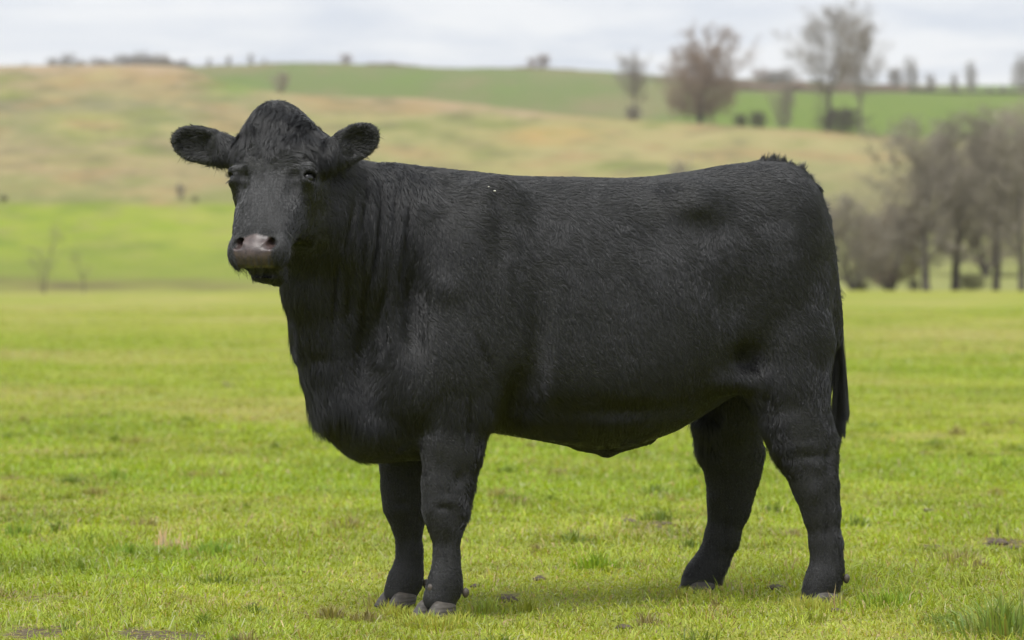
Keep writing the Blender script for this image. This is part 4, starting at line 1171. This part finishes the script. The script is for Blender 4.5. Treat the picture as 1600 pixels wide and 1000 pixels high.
def coat_material(name, rough, rad, base, spec=.5):
    h = NT(name)
    hi = h.node("ShaderNodeHairInfo")
    c = h.ramp(hi.outputs["Random"], [(0, tuple(base[0])), (1, tuple(base[1]))])
    p = h.node("ShaderNodeBsdfPrincipled"); h.set(p, "Base Color", c); p.inputs["Roughness"].default_value = rough
    p.inputs["Specular IOR Level"].default_value = spec
    return h.finish(p.outputs[0])
def hair_material(name, melanin=1.0, rough=.27):
    h = NT(name)
    p = h.n.new("ShaderNodeBsdfHairPrincipled"); p.model = 'CHIANG'; p.parametrization = 'ABSORPTION'
    p.inputs["Absorption Coefficient"].default_value = (7.5, 7.6, 7.0); p.inputs["IOR"].default_value = 1.66
    p.inputs["Roughness"].default_value = rough; p.inputs["Radial Roughness"].default_value = .55
    p.inputs["Random Roughness"].default_value = .4; 
    return h.finish(p.outputs[0])
coat_mat = hair_material("black_coat")

def sample(N, dens):
    """N root points on the skin, density per vertex"""
    tri = np.concatenate([SQ[:, [0, 1, 2]], SQ[:, [0, 2, 3]]])
    A = .5 * np.linalg.norm(np.cross(SV[tri[:, 1]] - SV[tri[:, 0]], SV[tri[:, 2]] - SV[tri[:, 0]]), axis=1)
    wgt = A * dens[tri].mean(1); c = np.cumsum(wgt)
    f = np.searchsorted(c, rng.random(N) * c[-1]); f = np.minimum(f, len(tri) - 1)
    u, v = rng.random(N), rng.random(N); fl = u + v > 1; u[fl] = 1 - u[fl]; v[fl] = 1 - v[fl]
    T = tri[f]; W_ = np.stack([1 - u - v, u, v], 1)[:, :, None]
    p = (SV[T] * W_).sum(1); n = (SN[T] * W_).sum(1); n /= np.linalg.norm(n, axis=1, keepdims=True)
    return p, n
def nrm(v): return v / (np.linalg.norm(v, axis=1, keepdims=True) + 1e-9)
def vec_noise(p, sc, seed):
    return np.stack([vnoise(p, sc, seed), vnoise(p, sc, seed + 11), vnoise(p, sc, seed + 23)], 1)

def coat_field(p, n):
    """direction, length, lift for hair roots"""
    R, (s, w, z, t, l, nn) = regions(p)
    N = len(p); o = np.ones(N)
    top = sstep(1.20, 1.32, z)
    # body: back and down, nearly level along the back
    dirn = CU * (.50 + .9 * top)[:, None] + CZ * (-.85 + .75 * top)[:, None] + CV * (np.sign(w) * .5 * top)[:, None]
    neck = 1 - sstep(-.66, -.52, s + .25 * (1.1 - z))
    dneck = CU * .22 - CZ * 1.0
    dirn = dirn * (1 - neck)[:, None] + dneck * neck[:, None]
    belly = 1 - sstep(.60, .80, z)
    dirn = dirn * (1 - .6 * belly)[:, None] + (CU * .15 - CZ * 1.0) * (.6 * belly)[:, None]
    rump = sstep(.45, .70, s)
    dirn = dirn + CZ * (-.35 * rump)[:, None]
    leg = R['leg']; dirn = dirn * (1 - leg)[:, None] + (-CZ * 1.0 + CU * .25)[None, :] * leg[:, None]
    hd = R['head']
    # face: whorl on the forehead
    dh = HF * ((t + .03) * 1.0)[:, None] + HL * (l * 1.15)[:, None]
    dh = nrm(dh + 1e-4)
    dh = dh + (HF * .15 - HN * .5)[None, :] * sstep(.06, .12, np.abs(l))[:, None] + HF * .25
    pollm = 1 - sstep(-.15 + .05 * vnoise(p, 30, 77), -.02, t)
    dh = dh * (1 - pollm)[:, None] + (HF * .75 + HL * (l * 4)[:, None]) * pollm[:, None]
    # (muzzle keeps short forward hair)
    dirn = dirn * (1 - hd)[:, None] + dh * hd[:, None]
    er = R['ear']; dirn = dirn * (1 - er)[:, None] + R['ear_ax'] * er[:, None]
    # disorder
    amp_lo = .50 * o; amp_hi = .26 * o
    curl = np.exp(-((s + .18) / .28) ** 2) * sstep(.92, 1.05, z) * (1 - sstep(1.30, 1.36, z))
    curl = np.maximum(curl, .8 * np.exp(-((s - .42) / .22) ** 2) * sstep(1.0, 1.1, z) * (1 - sstep(1.28, 1.34, z)))
    amp_hi += .45 * curl; amp_lo += .25 * curl
    amp_hi += .55 * pollm * hd + .05 * hd + .25 * leg
    leg_dark = 0
    dirn = nrm(dirn) + vec_noise(p, 9.0, 3) * amp_lo[:, None] + vec_noise(p, 34.0, 5) * amp_hi[:, None] + vec_noise(p, 90.0, 8) * .16
    # length
    L = .0155 + .003 * vnoise(p, 14, 4)
    L += .009 * neck * (1 - hd)
    L += .012 * belly * (1 - leg)
    L += .008 * (1 - neck) * sstep(-.30, -.55, s) * (1 - leg) * 0
    L = L * (1 - leg) + leg * (.0078 + .002 * vnoise(p, 20, 9))
    eyd = np.min([np.linalg.norm(p - e, axis=1) for e in EYES], 0)
    L = L * (1 - hd) + hd * (.0068 + .026 * pollm + .006 * sstep(.06, .11, np.abs(l)) + .006 * (1 - sstep(-.06, .02, t)))
    L = L * (1 - er) + er * (.0105 + .010 * R['ear_in'])
    L *= 1 - .55 * sstep(.17, .21, t) * hd
    L *= .35 + .65 * sstep(.024, .060, eyd)
    L *= .45 + .55 * sstep(.06, .13, np.linalg.norm(p - HP(.23, 0, -.17), axis=1))
    lift = .24 + .05 * neck + .10 * curl
    lift = lift * (1 - hd) + hd * (.10 + .26 * pollm)
    lift = lift * (1 - er) + er * .38
    # ragged fringes behind the fore-arms and before the stifles
    back = (n @ CU)
    fr = leg * (1 - sstep(-.1, .1, s)) * sstep(.2, .7, back) * sstep(.25, .33, z)
    stf = sstep(.40, .48, z) * (1 - sstep(.70, .85, z)) * sstep(.2, .6, -back) * sstep(.25, .4, s)
    L += .018 * fr + .026 * stf + .012 * leg * sstep(.1, .3, s) * sstep(.3, .8, back)
    lift += .22 * fr + .25 * stf + .14 * leg
    return dirn, L, lift, R, (s, w, z, t, l, nn)

def grow(p, n, dirn, L, lift, K=4, clump=.0105, cstr=.82, droop=0.0, wig=.0):
    N = len(p)
    tg = nrm(dirn - n * (dirn * n).sum(1)[:, None])
    L = L * (.72 + .5 * rng.random(N)); lift = np.clip(lift * (.6 + .8 * rng.random(N)), .05, 1.45)
    pts_ = np.empty((N, K, 3)); u = np.linspace(0, 1, K)
    cell = np.floor(p / clump + vec_noise(p, 30, 40) * .35).astype(np.int64)
    def hsh(k): 
        v = (cell[:, 0] * 73856093) ^ (cell[:, 1] * 19349663) ^ (cell[:, 2] * 83492791) ^ (k * 961748927)
        v = (v ^ (v >> 13)) * 1274126177 & 0xffffffff; v = (v ^ (v >> 16)) * 2246822519 & 0xffffffff
        return ((v ^ (v >> 15)) & 0xffff) / 65535.0
    cc = (cell + np.stack([hsh(1), hsh(2), hsh(3)], 1)) * clump
    dlt = cc - p; dlt -= n * (dlt * n).sum(1)[:, None]
    dlt *= np.clip(L / .015, .15, 1)[:, None] ** 1.3
    ctw = (np.stack([hsh(4), hsh(5), hsh(6)], 1) - .5) * .5   # each lock leans its own way
    ctw -= n * (ctw * n).sum(1)[:, None]
    tg = nrm(tg + ctw)
    lift2 = lift * (.55 + .9 * hsh(7))
    for k in range(K):
        a = lift2 * (1 - .55 * u[k])
        pts_[:, k] = p + (tg * np.cos(a)[:, None] + n * np.sin(a)[:, None]) * (L * u[k])[:, None] + dlt * (cstr * u[k] ** 1.4)
        if droop: pts_[:, k, 2] -= droop * L * u[k] ** 2
    if wig:
        for k in range(1, K): pts_[:, k] += (rng.random((N, 3)) - .5) * wig
    pts_[:, 0] -= n * .002
    return pts_

def add_hair(name, pts_, r0, r1, mat, parent, kind='stuff'):
    N, K, _ = pts_.shape
    cu = bpy.data.hair_curves.new(name)
    cu.add_curves([K] * N)
    loc = np.array(parent.location)
    cu.attributes['position'].data.foreach_set('vector', (pts_ - loc).astype(np.float32).ravel())
    ra = cu.attributes.get('radius') or cu.attributes.new('radius', 'FLOAT', 'POINT')
    r = np.linspace(1, 0, K)[None, :] * (r0 - r1) + r1
    rr = np.broadcast_to(r, (N, K)) * (.75 + .5 * rng.random((N, 1)))
    ra.data.foreach_set('value', rr.astype(np.float32).ravel())
    cu.materials.append(mat)
    o = bpy.data.objects.new(name, cu); COL.objects.link(o); o.parent = parent
    o['kind'] = kind
    return o

dens = (1 - .995 * SR['pad']) * (1 + 1.6 * SR['head']) * np.where(eyed < .0225, 0, 1)
dens *= (SV[:, 2] > .055)
p, n = sample(NHAIR, dens)
dirn, L, lift, R, lc = coat_field(p, n)
hp = grow(p, n, dirn, L, lift)
add_hair("coat", hp, .00041, .00010, coat_mat, cow)

# locks: sparse longer hair that breaks the outline (neck mane, belly, poll)
s, w, z, t, l, nn = local(SV)
nk = (1 - sstep(-.60, -.48, s + .25 * (1.1 - z))) * (1 - SR['head']) * sstep(.08, .15, np.linalg.norm(SV - HP(.23, 0, -.17), axis=1))
bl = (1 - sstep(.58, .70, z)) * (1 - SR['leg'])
pl_ = SR['head'] * (1 - sstep(-.14, -.10, t))
p, n = sample(26000, .02 + 1.2 * nk + .7 * bl + 2.4 * pl_ + .8 * SR['ear_in'])
dirn, L, lift, R, lc = coat_field(p, n)
L = L * 1.25 + .003
hp = grow(p, n, dirn, L, lift * 1.1, K=5, clump=.03, cstr=.5, droop=.35)
add_hair("long_hair", hp, .00045, .00010, coat_mat, cow)

# upright tuft along the head of the tail, tail hair and switch
def along(nodes, u):
    P3 = np.array([P(q[0], q[1], q[4]) for q in nodes]); k = np.linspace(0, 1, len(P3))
    return np.stack([np.interp(u, k, P3[:, j]) for j in range(3)], 1)
N = 5200
u = rng.random(N) ** 1.1
base = along([(1160,257,0,0,0),(1190,255,0,0,0),(1215,256,0,0,0),(1240,262,0,0,0),(1260,278,0,0,0),(1274,305,0,0,0),(1284,335,0,0,0),(1292,370,0,0,0),(1300,420,0,0,0),(1305,480,0,0,0)], u)
tuft = np.floor(u * 46 + rng.random(N) * .9 + .8 * np.sin(u * 90))
lean = vnoise(np.stack([tuft, tuft * 0], 1), 1.7, 2)
out = (CZ[None, :] * (1 - .85 * sstep(.25, .8, u))[:, None] + CU[None, :] * (.35 + .9 * sstep(.2, .7, u))[:, None])
out = nrm(out) + CU[None, :] * (lean * .55)[:, None] + rng.normal(0, .16, (N, 3)) - CZ[None, :] * (.5 * sstep(.45, .9, u))[:, None]
Lh = (.026 + .018 * vnoise(np.stack([tuft, tuft * 0], 1), 3.1, 7)) * (.55 + .9 * rng.random(N)) * (1 - .45 * u) * sstep(0, .16, u)
st = base + rng.normal(0, .007, (N, 3)) * np.array([1, 1, .4])
cen = along([(1160,257,0,0,0),(1190,255,0,0,0),(1215,256,0,0,0),(1240,262,0,0,0),(1260,278,0,0,0),(1274,305,0,0,0),(1284,335,0,0,0),(1292,370,0,0,0),(1300,420,0,0,0),(1305,480,0,0,0)], (tuft + .5) / 46)
hp = np.stack([st + out * (Lh * k)[:, None] + (cen - st) * (.85 * k) for k in np.linspace(0, 1, 4)], 1)
add_hair("tail_tuft", hp, .0006, .00015, coat_mat, cow)
# switch
N = 5200
g = rng.integers(0, 60, N); u0 = rng.random(60)[g]
root = along([(1300,440,0,0,.02),(1305,520,0,0,.04),(1308,575,0,0,.05),(1308,590,0,0,.05)], np.clip(u0 + rng.normal(0, .05, N), 0, 1))
root += rng.normal(0, .007, (N, 3))
gx = np.random.default_rng(3)
tx = (gx.normal(0, 10, 60))[g] + rng.normal(0, 2.0, N); ty = (gx.uniform(0, 1, 60))[g]
tipx = 1312 + tx * .62; tipy = 600 + 88 * ty ** .8 + rng.normal(0, 4, N)
tipx = np.minimum(tipx, 1325 - np.maximum(tipy - 640, 0) * .16)
tip = np.array([P(a, b, .055) for a, b in zip(tipx, tipy)]) + rng.normal(0, .002, (N, 3)) + CV * gx.normal(0, .02, 60)[g][:, None]
side = (1319 + tx * .35 - 1312) / F * 11
ks = np.linspace(0, 1, 7); hp = []
for k in ks:
    q = root * (1 - k) + tip * k
    bow = math.sin(math.pi * k)
    hp.append(q + CU * (.010 * bow) + np.outer(np.sin(k * 7 + g), CU) * .0025)
add_hair("tail_switch", np.stack(hp, 1), .0006, .0002, coat_mat, cow)

# eyelashes and whiskers
hp = []
for s_, e in zip((-1, 1), EYES):
    o_ = unit(HL * s_ * .8 + HN * .6); ax1 = unit(HF - (HF @ o_) * o_); ax2 = np.cross(o_, HF); ax2 /= np.linalg.norm(ax2)
    for i in range(70):
        a = rng.uniform(-1, 1); up = -1 if i < 50 else 1
        r0 = e + o_ * (.018 - .010 * a * a) + ax2 * a * .017 + ax1 * up * (.0115 - .007 * a * a)
        d = unit(o_ * .9 + ax1 * up * .25 + ax2 * a * .5 + HF * .45 + rng.normal(0, .12, 3)); L_ = rng.uniform(.012, .024) * (1 if up < 0 else .6)
        hp.append([r0 + d * L_ * k - ax1 * (-up) * .006 * k * k for k in np.linspace(0, 1, 4)])
add_hair("eyelashes", np.array(hp), .00045, .0001, coat_mat, cow)
hp = []
zz = (SR['head'] > .9) & (_[3] > .17) & (_[5] < .0) & (SR['pad'] < .3)
ids = np.nonzero(zz)[0]
for i in rng.choice(ids, 110):
    d = unit(SN[i] + HF * .35 - CZ * .25 + rng.normal(0, .2, 3)); L_ = rng.uniform(.008, .024)
    hp.append([SV[i] + d * L_ * k - CZ * .25 * L_ * k * k for k in np.linspace(0, 1, 4)])
wm = NT("whisker"); b = wm.node("ShaderNodeBsdfPrincipled", Roughness=.4); b.inputs["Base Color"].default_value = (.12, .115, .11, 1)
add_hair("whiskers", np.array(hp), .00028, .0001, wm.finish(b.outputs[0]), cow)

# eyes
def ball(c, r, u=20, v=14, sc=(1, 1, 1)):
    V, Fc = [], []
    for i in range(v + 1):
        th = math.pi * i / v
        for j in range(u):
            ph = 2 * math.pi * j / u
            V.append((c[0] + sc[0] * r * math.sin(th) * math.cos(ph), c[1] + sc[1] * r * math.sin(th) * math.sin(ph), c[2] + sc[2] * r * math.cos(th)))
    for i in range(v):
        for j in range(u):
            Fc.append((i * u + j, i * u + (j + 1) % u, (i + 1) * u + (j + 1) % u, (i + 1) * u + j))
    return np.array(V), np.array(Fc)
em = NT("eyeball")
tc = em.node("ShaderNodeTexCoord")
b = em.node("ShaderNodeBsdfPrincipled", Roughness=.3)
g_ = em.node("ShaderNodeTexGradient"); g_.gradient_type = 'SPHERICAL'
mp = em.node("ShaderNodeMapping"); em.l.new(tc.outputs["Object"], mp.inputs[0]); mp.inputs["Location"].default_value = (0, 0, -1.05); mp.inputs["Scale"].default_value = (60, 60, 60)
ln = em.node("ShaderNodeVectorMath"); ln.operation = 'LENGTH'
sc_ = em.node("ShaderNodeSeparateXYZ"); em.l.new(tc.outputs["Object"], sc_.inputs[0])
colr = em.ramp(em.math('DIVIDE', sc_.outputs[2], .019), [(.0, (.03, .02, .018)), (.45, (.016, .010, .008)), (.7, (.006, .005, .005)), (.86, (.003, .003, .004))])
em.set(b, "Base Color", colr); b.inputs["Coat Weight"].default_value = .16; b.inputs["Coat Roughness"].default_value = .08
eye_mat = em.finish(b.outputs[0])
for s_, e in zip((-1, 1), EYES):
    V, Fc = ball((0, 0, 0), .0190)
    o = mesh_obj("eyeball", V, Fc, eye_mat, cow)
    o_ = unit(HL * s_ * .72 + HN * .70)
    q = Vector(o_).to_track_quat('Z', 'Y')
    o.rotation_mode = 'QUATERNION'; o.rotation_quaternion = q
    o.location = Vector(e - o_ * .0012 - COW_BASE)

# two white seed specks caught in the coat behind the withers
fm = NT("seed_white"); b = fm.node("ShaderNodeBsdfPrincipled", Roughness=.7); b.inputs["Base Color"].default_value = (.55, .53, .47, 1); fleck_mat = fm.finish(b.outputs[0])
for fx, fy, fr in ((769, 300, .0030), (764, 294, .002)):
    q = P(fx, fy, -.21); i = np.argmin(np.linalg.norm(SV - q, axis=1) + 3 * np.abs((SV - q) @ CZ) + 3 * np.abs((SV - q) @ CU))
    V, Fc = ball((0, 0, 0), fr, 8, 6); V *= np.array([1.4, 1, .8])
    o = mesh_obj("seed_speck", V + SV[i] + SN[i] * .009 - COW_BASE, Fc, fleck_mat, cow)

# hooves and dewclaws
hm = NT("hoof_horn")
tc = hm.node("ShaderNodeTexCoord")
wv = hm.node("ShaderNodeTexWave", Scale=26.0, Distortion=3.0, Detail=3.0); wv.bands_direction = 'Z'; hm.l.new(tc.outputs["Object"], wv.inputs["Vector"])
nz = hm.noise(28, 4, .6, tc.outputs["Object"])
c1 = hm.ramp(nz, [(.3, (.025, .022, .018)), (.5, (.05, .043, .035)), (.72, (.085, .072, .058))])
b = hm.node("ShaderNodeBsdfPrincipled", Roughness=.62); hm.set(b, "Base Color", c1)
bp_ = hm.node("ShaderNodeBump", Strength=.5, Distance=.002); hm.l.new(wv.outputs["Fac"], bp_.inputs["Height"]); hm.l.new(bp_.outputs[0], b.inputs["Normal"])
hoof_mat = hm.finish(b.outputs[0])
dw = NT("dewclaw_horn"); b = dw.node("ShaderNodeBsdfPrincipled", Roughness=.6); dw.set(b, "Base Color", dw.ramp(dw.noise(9, 3, .6), [(.35, (.045, .036, .028)), (.65, (.085, .068, .055))])); dew_mat = dw.finish(b.outputs[0])
def claw(c, fwd, lat, sgn, k=1.0):
    rings = [(-.003, .056, .031, .004), (.004, .057, .0315, .003), (.018, .053, .030, 0), (.032, .048, .028, -.003), (.042, .042, .026, -.005), (.048, .036, .022, -.006)]
    V, Fc = [], []; U = 20
    for (zz_, lf, lw, sh) in rings:
        for j in range(U):
            a = 2 * math.pi * j / U; ca, sa = math.cos(a), math.sin(a)
            e = 2 / 2.6
            x = abs(ca) ** e * math.copysign(1, ca) * lf * k * (1.12 if ca > 0 else .85); y = abs(sa) ** e * math.copysign(1, sa) * lw * k
            y *= 1 - .35 * max(ca, 0) ** 2
            zj = zz_ * k * .86
            if zz_ > .01: zj += .010 * ca * (zz_ / .058)
            else: x += 0
            x += (.022 - zz_) * .35
            V.append(c + fwd * (x + sh) + lat * (y + sgn * .0305 * k) + CZ * zj)
    for i in range(len(rings) - 1):
        for j in range(U): Fc.append((i * U + j, i * U + (j + 1) % U, (i + 1) * U + (j + 1) % U, (i + 1) * U + j))
    Fc.append(tuple(range(U))[::-1]); Fc.append(tuple(range((len(rings) - 1) * U, len(rings) * U)))
    return np.array(V), Fc
feet = [((682, 962, -.212), 30, 1.0), ((623, 946, .156), 26, .96), ((1283, 944, -.246), 14, .97), ((1092, 927, .298), 14, .94)]
dew = {0: [(726, 925), (672, 918)], 1: [(664, 911), (609, 914)], 2: [(1321, 903), (1303, 910)], 3: [(1124, 908), (1104, 907)]}
for i, ((fx, fy, fw), turn, k) in enumerate(feet):
    f0 = P(fx, 900, fw); f0[2] = 0.0
    k0 = (fx - 800) / F
    a = TH - math.radians(turn) * -1
    fwd = -np.array([math.cos(TH + math.radians(turn)), math.sin(TH + math.radians(turn)), 0]); lat = np.array([-fwd[1], fwd[0], 0])
    for sgn in (-1, 1):
        V, Fc = claw(f0 + fwd * .004, fwd, lat, sgn, k)
        o = mesh_obj("hoof", V - COW_BASE, Fc, hoof_mat, cow)
    for dx, dy in dew[i]:
        c = P(dx, dy, fw - (.012 if i in (0, 2) else -.0) )
        V, Fc = ball((0, 0, 0), 1.0, 12, 8)
        V[:, 2] *= np.where(V[:, 2] < 0, 1.25, .9)
        V = V * np.array([.0115, .0120, .0145]); V[:, 0] += .003
        o = mesh_obj("dewclaw", V + c - COW_BASE, Fc, dew_mat, cow)
HAZE = 0.00008
# ================================================================== haze: pale even air
hz = 95.0 + 40.0
V = np.array([(x, y, z) for x in (-9300, 9300) for y in (-9300, 9300) for z in (-1.6, hz)], float)
Fc = [(0, 1, 3, 2), (4, 6, 7, 5), (0, 4, 5, 1), (2, 3, 7, 6), (0, 2, 6, 4), (1, 5, 7, 3)]
haze = mesh_obj("haze", V, Fc, None, smooth=False)
hmat = NT("haze_air")
pv = hmat.n.new("ShaderNodeVolumePrincipled")
pv.inputs["Color"].default_value = (.96, .96, .97, 1); pv.inputs["Density"].default_value = HAZE; pv.inputs["Anisotropy"].default_value = 0.0
hmat.l.new(pv.outputs[0], hmat.out.inputs["Volume"])
haze.data.materials.append(hmat.m)
tag(haze, "thin pale haze filling the air", "haze", kind='stuff')
